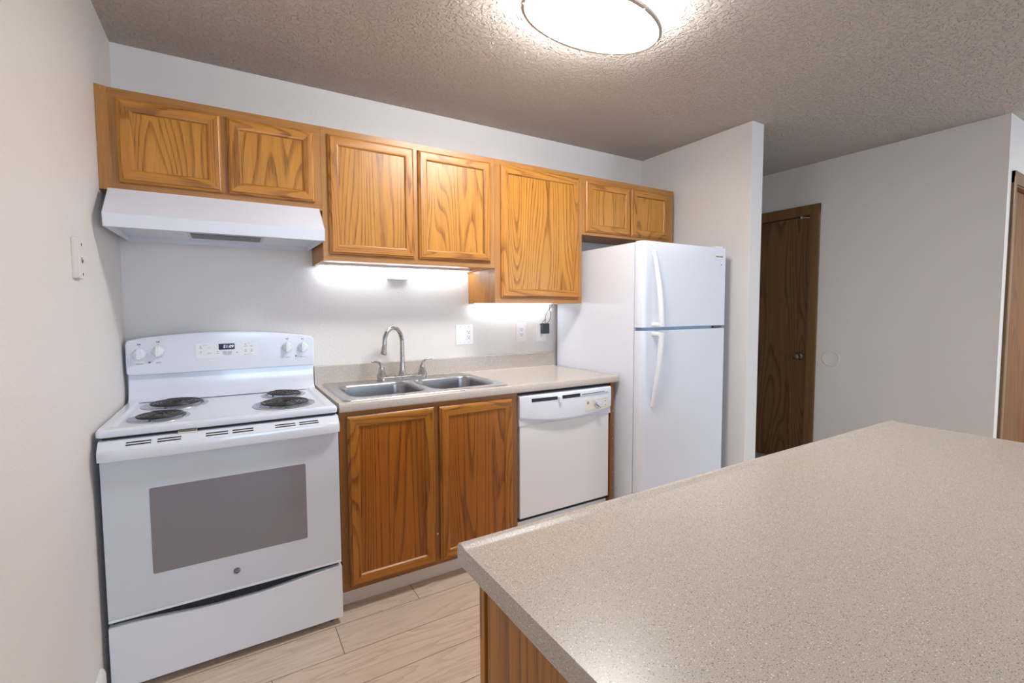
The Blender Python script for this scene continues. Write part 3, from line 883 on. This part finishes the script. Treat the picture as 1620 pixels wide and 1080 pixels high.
# cooktop: raised edge, sunk field, holes for the drip pans
CKX0, CKX1, CKY0, CKY1 = 0.012, 0.7745, -0.668, -0.075
b = B()
oz = 0.9165
def rr_at(i, rad, z): return [(x, y, z) for x, y in rrect(CKX0+i, CKX1-i, CKY0+i, CKY1-i*0.4, rad, 5)]
rows = [rr_at(0.004, 0.010, 0.888), rr_at(0, 0.012, 0.892), rr_at(0, 0.012, 0.907), rr_at(0.002, 0.012, 0.9125), rr_at(0.007, 0.012, oz), rr_at(0.030, 0.012, oz), rr_at(0.036, 0.014, oz-0.0015), rr_at(0.044, 0.02, oz-0.0065), rr_at(0.050, 0.02, oz-0.0075)]
b.grid(rows, closed_u=True)
t = bmesh.new(); t.faces.new([t.verts.new(p) for p in rows[-1]][::-1]); b._merge(t)
t = bmesh.new(); t.faces.new([t.verts.new(p) for p in rows[0]]); b._merge(t)
bmesh.ops.remove_doubles(b.bm, verts=b.bm.verts, dist=1e-5)
ck = obj('cooktop', b, M['white'], r, smooth=50)
BURN = [(0.1647, -0.4963, 0.0975, 'small'), (0.1936, -0.2322, 0.121, 'large'), (0.5945, -0.4738, 0.1215, 'large'), (0.615, -0.2279, 0.0956, 'small')]
KZ = oz-0.0075
cs = [obj('cutter', B().lathe([(0, -0.012), (rr-0.008, -0.012), (rr-0.008, 0.03), (0, 0.03)], (x, y, KZ), n=48), M['white'], r) for x, y, rr, k in BURN]
cut(ck, cs)
ck.data.shade_smooth(); ck.data.set_sharp_from_angle(angle=math.radians(50))
for idx, (x, y, rr, k) in enumerate(BURN):
    b = B()
    turns = 4.4 if k == 'small' else 5.2
    ro = rr*0.80; ri = 0.016
    path = []
    N = int(turns*36)
    tilt = 0.05 if idx == 3 else (0.012 if idx == 2 else 0.0)
    for i in range(N+1):
        u = i/N; a = u*turns*2*PI + PI/2 + 0.35 - turns*2*PI
        q = ri + (ro-ri)*u
        path.append((x+q*math.cos(a), y+q*math.sin(a), KZ+0.0105 - tilt*q*math.cos(a)))
    # the ends dive to the socket at the rear of the pan
    ax_, ay_, az_ = path[-1]
    dirr = Vector((ax_-x, ay_-y, 0)).normalized()
    path += [(ax_+dirr.x*0.006-dirr.y*0.008, ay_+dirr.y*0.006+dirr.x*0.008, az_-0.004), (ax_+dirr.x*0.010-dirr.y*0.014, ay_+dirr.y*0.010+dirr.x*0.014, az_-0.012)]
    b.tube(path, 0.0046 if k == 'large' else 0.0042, n=8, flat=0.8, upv=(0, 0, 1))
    for j in range(3):
        a = 2*PI*j/3 + 0.4
        b.box(0.012, ro+0.010, -0.0012, 0.0012, -0.0135, -0.0035, mat=1, mtx=Matrix.Translation((x, y, KZ+0.0105)) @ Matrix.Rotation(a, 4, 'Z') @ Matrix.Rotation(tilt*math.cos(a), 4, 'Y'))
    obj('burner', b, [M['coil'], M['chrome']], ck)
    b = B().lathe([(rr, 0.0002), (rr-0.001, 0.003), (rr-0.005, 0.0042), (rr-0.011, 0.003), (rr-0.016, -0.002), (rr*0.70, -0.0075), (rr*0.35, -0.0105), (0.012, -0.0112), (0.0, -0.0112)], (x, y, KZ), n=48)
    obj('drip_pan', b, M['pan'], ck)
# back riser
b = B().prism([(-0.122, 0.912), (-0.112, 0.9165), (-0.098, 0.924), (-0.087, 0.938), (-0.079, 0.962), (-0.074, 1.0), (-0.072, 1.040), (-0.018, 1.040), (-0.018, 0.912)], 'x', CKX0+0.004, CKX1-0.002)
obj('back_riser', b, M['white'], r, smooth=60)
# control panel: arched top, rounded corners, leaning back a little
def topz(x):
    u = (x-0.013)/(0.775-0.013)
    return 1.1785 + 0.030*(1-(2*u-1)**2) - 0.0055*u
pts = []
x0, x1, zb = 0.0125, 0.7765, 1.0275
for i in range(6):
    a = PI + PI/2*i/5; pts.append((x0+0.016+0.016*math.cos(a), zb+0.016+0.016*math.sin(a)))
for i in range(6):
    a = 1.5*PI + PI/2*i/5; pts.append((x1-0.012+0.012*math.cos(a), zb+0.012+0.012*math.sin(a)))
rc = 0.020
for i in range(6):
    a = PI/2*i/5; pts.append((x1-rc+rc*math.cos(a), topz(x1)-0.016+rc*math.sin(a)))
for i in range(1, 20):
    x = x1-rc - (x1-x0-2*rc)*i/20; pts.append((x, topz(x)+0.004))
for i in range(6):
    a = PI/2 + PI/2*i/5; pts.append((x0+rc+rc*math.cos(a), topz(x0)-0.016+rc*math.sin(a)))
b = B().prism(pts, 'y', -0.096, -0.022, bev=0.006, seg=3, ang=1.0)
bg = obj('control_panel', b, M['white'], r, smooth=50)
# keypad plate with a sunken look, display, digits, printed marks
PX0, PX1, PZ0, PZ1 = 0.266, 0.520, 1.088, 1.157
b = B().prism(rrect(PX0, PX1, PZ0, PZ1, 0.004), 'y', -0.0972, -0.0955, bev=0.0006)
kp = obj('keypad', b, M['white_p'], bg)
b = B().box(0.358, 0.423, -0.0982, -0.0965, 1.1255, 1.1535, bev=0.0005)
text_bm('E1:09', 0.019, facing_y(0.397, -0.0986, 1.139), 1, b, shear=0.15, extrude=0.0002)
prop(obj('display', b, [M['disp'], M['digit']], bg, smooth=0), 'dark clock display with pale digits')
b = B()
def mark(x, z, w, h, mt): b.box(x-w/2, x+w/2, -0.0977, -0.0965, z-h/2, z+h/2, mat=mt)
for x, z, w, h, mt in ((0.287, 1.143, 0.004, 0.0045, 0), (0.287, 1.1355, 0.012, 0.002, 0), (0.320, 1.1355, 0.012, 0.002, 1), (0.304, 1.150, 0.018, 0.002, 1),
                       (0.287, 1.118, 0.004, 0.0045, 0), (0.287, 1.111, 0.011, 0.002, 1), (0.320, 1.112, 0.018, 0.003, 1), (0.320, 1.108, 0.010, 0.002, 1),
                       (0.353, 1.118, 0.004, 0.004, 0), (0.353, 1.109, 0.013, 0.003, 1), (0.432, 1.111, 0.009, 0.006, 1),
                       (0.468, 1.1475, 0.004, 0.0045, 0), (0.468, 1.138, 0.014, 0.004, 1), (0.493, 1.138, 0.009, 0.006, 1), (0.482, 1.152, 0.014, 0.002, 1),
                       (0.468, 1.121, 0.004, 0.0045, 0), (0.468, 1.113, 0.010, 0.006, 1), (0.493, 1.121, 0.004, 0.0045, 0), (0.493, 1.113, 0.010, 0.006, 1),
                       (0.466, 1.099, 0.005, 0.003, 0), (0.484, 1.099, 0.022, 0.0014, 1)):
    mark(x, z, w, h, mt)
join(kp, obj('keypad_marks', b, [M['grey'], M['lgrey']], bg, smooth=0))
for x in (0.382, 0.402): obj('button', B().prism(rrect(x-0.009, x+0.009, 1.105, 1.118, 0.003), 'y', -0.0979, -0.0965, bev=0.0004), M['lgrey'], bg)
obj('button', B().prism([(0.374, 1.1045), (0.379, 1.1005), (0.392, 1.0985), (0.405, 1.1005), (0.410, 1.1045)], 'y', -0.0977, -0.0965), M['lgrey'], bg)
for kx, kz, wide in ((0.0605, 1.119, 1), (0.1275, 1.128, 1), (0.6505, 1.1235, 0), (0.7225, 1.1205, 0)):
    b = B()
    b.lathe([(0, 0), (0.0245, 0), (0.0245, 0.004), (0.022, 0.010), (0.0195, 0.014), (0.0175, 0.0155), (0, 0.0155)], (kx, -0.0955, kz), (0, -1, 0), n=32)
    b.prism([(-0.0075, -0.0205), (0.0075, -0.0205), (0.0085, 0), (0.0075, 0.022), (0.003, 0.0275), (-0.003, 0.0275), (-0.0075, 0.022), (-0.0085, 0)], 'y', -0.030, -0.010, bev=0.0025, mtx=Matrix.Translation((kx, -0.0955, kz)))
    obj('knob', b, M['white_p'], bg)
b = B()
def dot(x, z, w, h, mt): b.box(x-w/2, x+w/2, -0.0966, -0.0955, z-h/2, z+h/2, mat=mt)
for kx, kz in ((0.0605, 1.119), (0.1275, 1.128), (0.6505, 1.1235), (0.7225, 1.1205)):
    for j in range(11):
        a = math.radians(60 - 30*j)
        dot(kx+0.031*math.cos(a), kz+0.031*math.sin(a), 0.0028, 0.0022, 1)
    dot(kx+0.002, kz+0.0325, 0.004, 0.0022, 0)
    dot(kx-0.003, kz+0.043, 0.005, 0.005, 0); dot(kx+0.004, kz+0.043, 0.006, 0.007, 1); dot(kx+0.004, kz+0.043, 0.0045, 0.0055, 2)
for x, z in ((0.0955, 1.082), (0.690, 1.079)):
    b.lathe([(0, 0), (0.0035, 0), (0.0035, 0.0008), (0, 0.0008)], (x, -0.0957, z), (0, -1, 0), n=12, mat=3)
for s_, x, z in (('FRONT', 0.0605, 1.0765), ('REAR', 0.128, 1.079), ('REAR', 0.652, 1.0745), ('FRONT', 0.7235, 1.0735)):
    text_bm(s_, 0.0075, facing_y(x, -0.0966, z), 0, b, extrude=0.0002)
join(bg, obj('printed_marks', b, [M['grey'], M['lgrey'], M['white'], M['black']], bg, smooth=0))
# dark throat under the cooktop, the oven door and its handle
obj('vent_gap', B().box(GX0+0.006, GX1-0.006, -0.648, -0.6305, 0.845, 0.887), M['dark'], r, smooth=0)
OY = -0.672
b = B().prism(rrect(GX0, GX1, 0.272, 0.835, 0.004), 'y', OY, -0.634, bev=0.002)
od = obj('oven_door', b, M['oven'], r)
obj('door_trim', B().box(GX0, GX1, OY-0.001, -0.634, 0.262, 0.2718, bev=0.002), M['white'], od)
obj('window', B().prism(rrect(0.147, 0.646, 0.398, 0.700, 0.006), 'y', OY-0.0006, OY+0.002), M['ovenwin'], od)
b = B(); rows = []
HYF = -0.704
n = 30
for i in range(n+1):
    u = i/n; x = GX0-0.001 + (GX1-GX0+0.002)*u
    e = min(1.0, min(u, 1-u)*28)
    e = math.sqrt(max(0, 1-(1-e)**2))
    bow = 0.004*(1-(2*u-1)**2)
    yf = -0.690 - 0.016*(0.4+0.6*e) - bow
    zt = 0.852 + 0.006*e
    rows.append([(x, -0.640, 0.878), (x, -0.664, 0.877), (x, -0.669, 0.8755), (x, yf+0.004, zt), (x, yf, zt-0.005), (x, yf-0.001, 0.835), (x, yf, 0.819-bow*0.5), (x, yf+0.003, 0.8155-bow*0.5), (x, OY+0.002, 0.8165), (x, -0.640, 0.8165)])
b.grid(rows)
for e in (0, -1):
    t = bmesh.new(); t.faces.new([t.verts.new(p) for p in rows[e]]); b._merge(t)
hd = obj('handle', b, M['white'], od, smooth=50)
b = B()
for x0, x1 in ((0.094, 0.162), (0.179, 0.246), (0.3185, 0.387), (0.4005, 0.468), (0.541, 0.612), (0.626, 0.696)):
    for u in (0.40, 0.72):
        b = B()
        um = 1-(2*((x0+x1)/2-GX0)/(GX1-GX0)-1)**2
        yf = -0.702 - 0.004*um
        y = -0.669 + (yf+0.669)*u; z = 0.8755 + (0.858-0.8755)*u
        ang = math.atan2(0.0175, 0.034)
        b.box(x0, x1, -0.0030, 0.0030, -0.001, 0.0006, mtx=Matrix.Translation((0, y, z)) @ Matrix.Rotation(ang, 4, 'X'))
        obj('vent_slot', b, M['dark'], od, smooth=0)
b = B().box(0.236, 0.292, -0.672, -0.640, 0.8805, 0.8862, bev=0.0015)
b.box(0.236, 0.292, -0.672, -0.664, 0.8755, 0.8862, bev=0.0015)
prop(obj('door_latch', b, M['cream'], r), 'cream latch tab in the gap above the oven door')
ex, ez = 0.397, 0.3365
b = B().lathe([(0, 0), (0.0115, 0), (0.0115, 0.0012), (0.0108, 0.0016), (0, 0.0016)], (ex, OY, ez), (0, -1, 0), n=32)
b.lathe([(0.0098, 0.0014), (0.0098, 0.0019), (0.0091, 0.0019), (0.0091, 0.0014)], (ex, OY, ez), (0, -1, 0), n=32, mat=1)
text_bm('GE', 0.0125, facing_y(ex, OY-0.0019, ez), 1, b, shear=0.35)
obj('emblem', b, [M['charger'], M['silver']], od)
# drawer with a dipped top edge
pts = [(GX0, 0.030), (GX1, 0.030), (GX1, 0.247)]
for i in range(25):
    u = 1-i/24
    q = min(1, max(0, (min(u, 1-u)-0.02)/0.42)); q = q*q*(3-2*q)
    pts.append((GX0+(GX1-GX0)*u, 0.246-0.022*q))
b = B().prism(pts, 'y', -0.676, -0.634, bev=0.003, ang=1.0)
obj('storage_drawer', b, M['white'], r)
obj('drawer_gap', B().box(GX0+0.008, GX1-0.008, -0.650, -0.6305, 0.20, 0.268), M['dark'], r, smooth=0)

# ------------------------------------------------------------------ range hood
r = thing('range_hood', (0.4, -0.25, 1.606), 'white under-cabinet range hood above the electric range', 'range hood')
HX0, HX1 = 0.030, 0.776
b = B()
prof = [(-0.371, 1.7645), (-0.4965, 1.651), (-0.4895, 1.6055)]
inn = [(-0.372, 1.760), (-0.492, 1.650), (-0.4865, 1.6055)]
b.prism(prof + [(-0.4855, 1.6055), (-0.4915, 1.650), (-0.369, 1.761)], 'x', HX0, HX1)
b.box(HX0, HX1, -0.372, -0.005, 1.7605, 1.7645)
sidep = [(-0.371, 1.7645), (-0.4965, 1.651), (-0.4895, 1.6055), (-0.005, 1.618), (-0.005, 1.7645)]
b.prism(sidep, 'x', HX0, HX0+0.002); b.prism(sidep, 'x', HX1-0.002, HX1)
b.box(HX0, HX1, -0.007, -0.005, 1.618, 1.7645)
hb = obj('shell', b, M['hood'], r, smooth=20)
b = B().prism([(-0.480, 1.632), (-0.40, 1.640), (-0.006, 1.640), (-0.006, 1.642), (-0.40, 1.642), (-0.480, 1.634)], 'x', HX0+0.003, HX1-0.003)
obj('underside_pan', b, M['hood'], r, smooth=20)
b = B().box(0.262, 0.556, -0.275, -0.115, 1.632, 1.6395, bev=0.002)
obj('filter_frame', b, M['silver'], r)
obj('grease_filter', B().box(0.275, 0.543, -0.262, -0.128, 1.630, 1.6325), M['filt'], r, smooth=0)

# ------------------------------------------------------------------ ceiling light
LCX, LCY, LA, LB = 1.637, -1.230, 0.313, 0.169
r = thing('ceiling_light', (LCX, LCY, H), 'glowing oval flush ceiling light with two thin metal bands', 'ceiling light')
def oval(a, c, z, n=72): return [(LCX+a*math.cos(2*PI*i/n), LCY+c*math.sin(2*PI*i/n), z) for i in range(n)]
b = B(); rows = [oval(LA-0.03, LB-0.03, H), oval(LA-0.03, LB-0.03, H-0.012), oval(LA-0.05, LB-0.05, H-0.014)]
b.grid(rows, closed_u=True)
obj('mounting_pan', b, M['trim'], r)
b = B(); rows = [oval(LA-0.016, LB-0.016, H-0.012), oval(LA-0.012, LB-0.012, H-0.020), oval(LA-0.012, LB-0.012, 2.3865), oval(LA-0.014, LB-0.014, 2.3825)]
b.grid(rows, closed_u=True)
rows = [rows[-1], oval(LA-0.05, LB-0.05, 2.3815), oval(LA-0.12, LB-0.10, 2.381), oval(0.05, 0.02, 2.381)]
b.grid(rows, mat=1, closed_u=True); t = bmesh.new(); t.faces.new([t.verts.new(p) for p in rows[-1]]); b._merge(t, 1)
obj('diffuser', b, [M['diff_s'], M['diff']], r, smooth=60)
for zz, hh, wd_ in ((2.3755, 0.0135, 0.013), (2.431, 0.0085, 0.009)):
    b = B(); rows = [oval(LA-wd_+0.001, LB-wd_+0.001, zz), oval(LA-0.002, LB-0.002, zz), oval(LA, LB, zz+0.002), oval(LA, LB, zz+hh-0.0015), oval(LA-0.0015, LB-0.0015, zz+hh), oval(LA-wd_+0.002, LB-wd_+0.002, zz+hh), oval(LA-wd_, LB-wd_, zz+hh*0.6), oval(LA-wd_+0.001, LB-wd_+0.001, zz)]
    b.grid(rows, closed_u=True)
    obj('metal_band', b, M['ring'], r, smooth=30)
for k in range(6):
    a = math.radians(48 + 60*k)
    px, py = LCX+(LA-0.002)*math.cos(a), LCY+(LB-0.002)*math.sin(a)
    b = B().tube([(px, py, 2.376), (px, py, 2.442)], 0.0028, n=8)
    b.lathe([(0, 0), (0.005, 0.001), (0.005, 0.006), (0, 0.007)], (px, py, 2.3690), n=10)
    obj('post', b, M['ring'], r)

# ------------------------------------------------------------------ under-cabinet light strips
def led(label, x0, x1, zb):
    q = thing('light_strip', ((x0+x1)/2, -0.04, zb), label, 'light strip', 'light strips under the wall cabinets')
    b = B().prism([(-0.014, zb), (-0.062, zb), (-0.060, zb-0.008), (-0.052, zb-0.013), (-0.024, zb-0.013), (-0.014, zb-0.008)], 'x', x0, x1)
    obj('housing', b, M['white_p'], q, smooth=20)
    obj('diffuser', B().box(x0+0.01, x1-0.01, -0.050, -0.026, zb-0.0155, zb-0.0128), M['led'], q, smooth=0)
led('lit white strip light under the two-door cabinet above the sink', 0.815, 1.700, 1.5555)
led('lit white strip light under the tallest wall cabinet', 1.733, 2.335, 1.3595)

# ------------------------------------------------------------------ things on the walls
def outlet_face(b, x, z, mat_dark):
    """one duplex half"""
    for dx in (-0.0065, 0.0065): b.box(x+dx-0.0012, x+dx+0.0012, -0.0102, -0.0085, z-0.001, z+0.008, mat=mat_dark)
    b.lathe([(0, 0), (0.0030, 0), (0.0030, 0.0012), (0, 0.0012)], (x, -0.009, z-0.008), (0, -1, 0), n=10, mat=mat_dark)

q = thing('switch_plate', (1.681, 0, 1.09), 'white double wall plate with rocker switch and outlet, above the sink backsplash', 'switch')
b = B().prism(rrect(1.622, 1.741, 1.090, 1.213, 0.005), 'y', -0.006, 0, bev=0.002)
for x in (1.652, 1.711):
    for z in (1.101, 1.202): b.lathe([(0, 0), (0.003, 0), (0.003, 0.0006), (0, 0.0006)], (x, -0.006, z), (0, -1, 0), n=10, mat=1)
obj('cover_plate', b, [M['plate'], M['lgrey']], q)
b = B().prism([(-0.004, 1.119), (-0.0105, 1.119), (-0.0085, 1.1515), (-0.0065, 1.184), (-0.004, 1.184)], 'x', 1.636, 1.668)
obj('rocker', b, M['plate'], q)
b = B().prism(rrect(1.695, 1.727, 1.118, 1.185, 0.003), 'y', -0.009, -0.004, bev=0.001)
outlet_face(b, 1.711, 1.168, 1); outlet_face(b, 1.711, 1.136, 1)
obj('receptacle', b, [M['plate'], M['charger']], q)

def outlet(label, x, z):
    q = thing('wall_outlet', (x, 0, z-0.0635), label, 'outlet', 'single wall outlets')
    b = B().prism(rrect(x-0.0385, x+0.0385, z-0.0635, z+0.0635, 0.005), 'y', -0.006, 0, bev=0.002)
    obj('cover_plate', b, M['plate'], q)
    b = B().prism(rrect(x-0.0165, x+0.0165, z-0.034, z+0.034, 0.003), 'y', -0.009, -0.004, bev=0.001)
    outlet_face(b, x, z+0.017, 1); outlet_face(b, x, z-0.016, 1)
    obj('receptacle', b, [M['plate'], M['charger']], q)
outlet('white wall outlet with both sockets free', 2.108, 1.155)
outlet('white wall outlet with the black charger plugged in', 2.275, 1.1505)

q = thing('power_adapter', (2.285, -0.03, 1.14), 'black plug-in charger with two thin looping cords', 'charger')
obj('plug_body', B().box(2.262, 2.316, -0.046, -0.0095, 1.141, 1.212, bev=0.005), M['charger'], q)
b = B()
def bez(ps, n=10):
    out = []
    P_ = [Vector(p) for p in ps]
    for i in range(len(P_)-1):
        p0 = P_[max(0, i-1)]; p1 = P_[i]; p2 = P_[i+1]; p3 = P_[min(len(P_)-1, i+2)]
        for k in range(n):
            t_ = k/n
            out.append(0.5*((2*p1) + (p2-p0)*t_ + (2*p0-5*p1+4*p2-p3)*t_*t_ + (3*p1-p0-3*p2+p3)*t_**3))
    out.append(P_[-1]); return out
c1 = bez([(2.288, -0.028, 1.212), (2.288, -0.034, 1.235), (2.290, -0.034, 1.262), (2.314, -0.030, 1.300), (2.341, -0.032, 1.330), (2.340, -0.040, 1.3585)])
c2 = bez([(2.300, -0.028, 1.212), (2.318, -0.030, 1.222), (2.331, -0.034, 1.250), (2.328, -0.036, 1.285), (2.318, -0.040, 1.320), (2.322, -0.044, 1.3585)])
obj('cord', B().tube(c1, 0.0022, n=8), M['charger'], q)
obj('cord', B().tube(c2, 0.0022, n=8), M['charger'], q)
b = B().tube(bez([(2.275, -0.030, 1.208), (2.262, -0.034, 1.210), (2.245, -0.034, 1.205)]), [0.005]*21, n=8)
b.tube(bez([(2.288, -0.030, 1.240), (2.270, -0.032, 1.222), (2.255, -0.034, 1.208)]), 0.002, n=8)
obj('plug_tail', b, M['charger'], q)

q = thing('cable_clip', (2.362, 0, 1.30), 'tiny white clip on the wall under the tallest cabinet, beside the cords', 'clip')
obj('clip_base', B().box(2.352, 2.374, -0.012, 0, 1.292, 1.314, bev=0.003), M['plate'], q)

q = thing('junction_plate', (1.254, 0, 1.48), 'small blank white box with two screws, under the cabinet above the sink', 'cover plate')
b = B().box(1.191, 1.318, -0.022, 0, 1.482, 1.5392, bev=0.003)
obj('cover_box', b, M['clear'], q)
b = B()
for x in (1.211, 1.297): obj('screw', B().lathe([(0, 0), (0.004, 0), (0.0035, 0.0015), (0, 0.002)], (x, -0.022, 1.523), (0, -1, 0), n=12), M['lgrey'], q)

q = thing('wall_bracket', (0, -0.735, 1.40), 'cream plastic mounting bracket on the bare left wall beside the hood', 'bracket')
b = B().box(0, 0.014, -0.752, -0.680, 1.406, 1.529, bev=0.002)
b.box(0.012, 0.018, -0.752, -0.742, 1.410, 1.527, bev=0.0015)
obj('plate', b, M['cream2'], q)
for y, z in ((-0.702, 1.512), (-0.698, 1.420)): obj('screw_hole', B().lathe([(0, 0), (0.0045, 0), (0.0045, 0.0006), (0, 0.0006)], (0.014, y, z), (1, 0, 0), n=12), M['charger'], q)
obj('hook', B().tube([(0.0145, -0.705, 1.472), (0.0145, -0.708, 1.462), (0.0145, -0.703, 1.455), (0.0145, -0.697, 1.458), (0.0145, -0.696, 1.466)], 0.0012, n=6), M['charger'], q)

q = thing('wall_bumper', (HX, -0.800, 0.907), 'round flat white door bumper on the grey hall wall beside the dark door', 'door bumper')
obj('disc', B().lathe([(0.0, 0.005), (0.050, 0.005), (0.053, 0.009), (0.058, 0.0095), (0.061, 0.007), (0.062, 0)], (HX, -0.800, 0.907), (-1, 0, 0), n=48), M['wall'], q)

# ------------------------------------------------------------------ island
IX0, IX1, IY0, IY1 = 0.718, 2.338, -2.86, -1.924
r = thing('island_countertop', (1.53, -2.4, 0.878), 'large speckled beige laminate island countertop in the foreground', 'countertop')
def isl(y): return IY1 - (-0.6408 - y)      # reuse the nose profile, mirrored to face +y
ZB = 0.882
pr = []
for y, z in NOSE:
    zz = z if z > 0.90 else ZB + (z-0.876)*0.7
    pr.append((IY1 - (y + 0.6408), zz))
b = B()
b.prism(pr, 'x', IX0, IX1)
b.box(IX0, IX1, IY0, IY1-0.0408, ZB, CT)
bmesh.ops.remove_doubles(b.bm, verts=b.bm.verts, dist=1e-5)
obj('worktop', b, M['lam'], r)
obj('edge_band', B().prism([(IY0, ZB), (IY0, CT+0.0001)] + [(y, z) for y, z in pr[::-1] if z >= 0.0][:-1], 'x', IX0-0.0012, IX0-0.0001), M['lam'], r)

r = thing('island_cabinet', (1.53, -2.3, 0), 'oak island cabinet under the foreground countertop', 'cabinet')
JX0, JX1, JY0, JY1 = 0.757, 2.300, -2.55, -1.9535
b = B().box(JX0, JX1, JY0, JY1, 0.10, ZB)
obj('body', b, M['oak_i'], r, smooth=0)
obj('toe_kick', B().box(JX0+0.01, JX1-0.01, JY0+0.02, JY1-0.07, 0, 0.10), M['trim'], r, smooth=0)
nd_ = 4; wd = (JX1-JX0)/nd_
for k in range(nd_):
    x0 = JX0 + wd*k + (0.0 if k == 0 else 0.006); x1 = JX0 + wd*(k+1) - (0.0 if k == nd_-1 else 0.006)
    d = obj('door', B().box(x0, x1, JY1+0.0125, JY1+0.0295, 0.13, 0.868, bev=0.002), M['oak_v'], r)
    obj('door_panel', B().box(x0+0.055, x1-0.055, JY1+0.0281, JY1+0.0300, 0.19, 0.81), M['oak_p'], d, smooth=0)
obj('face_frame', B().box(JX0+0.006, JX1-0.006, JY1+0.0001, JY1+0.0119, 0.10, ZB), M['frame_d'], r, smooth=0)
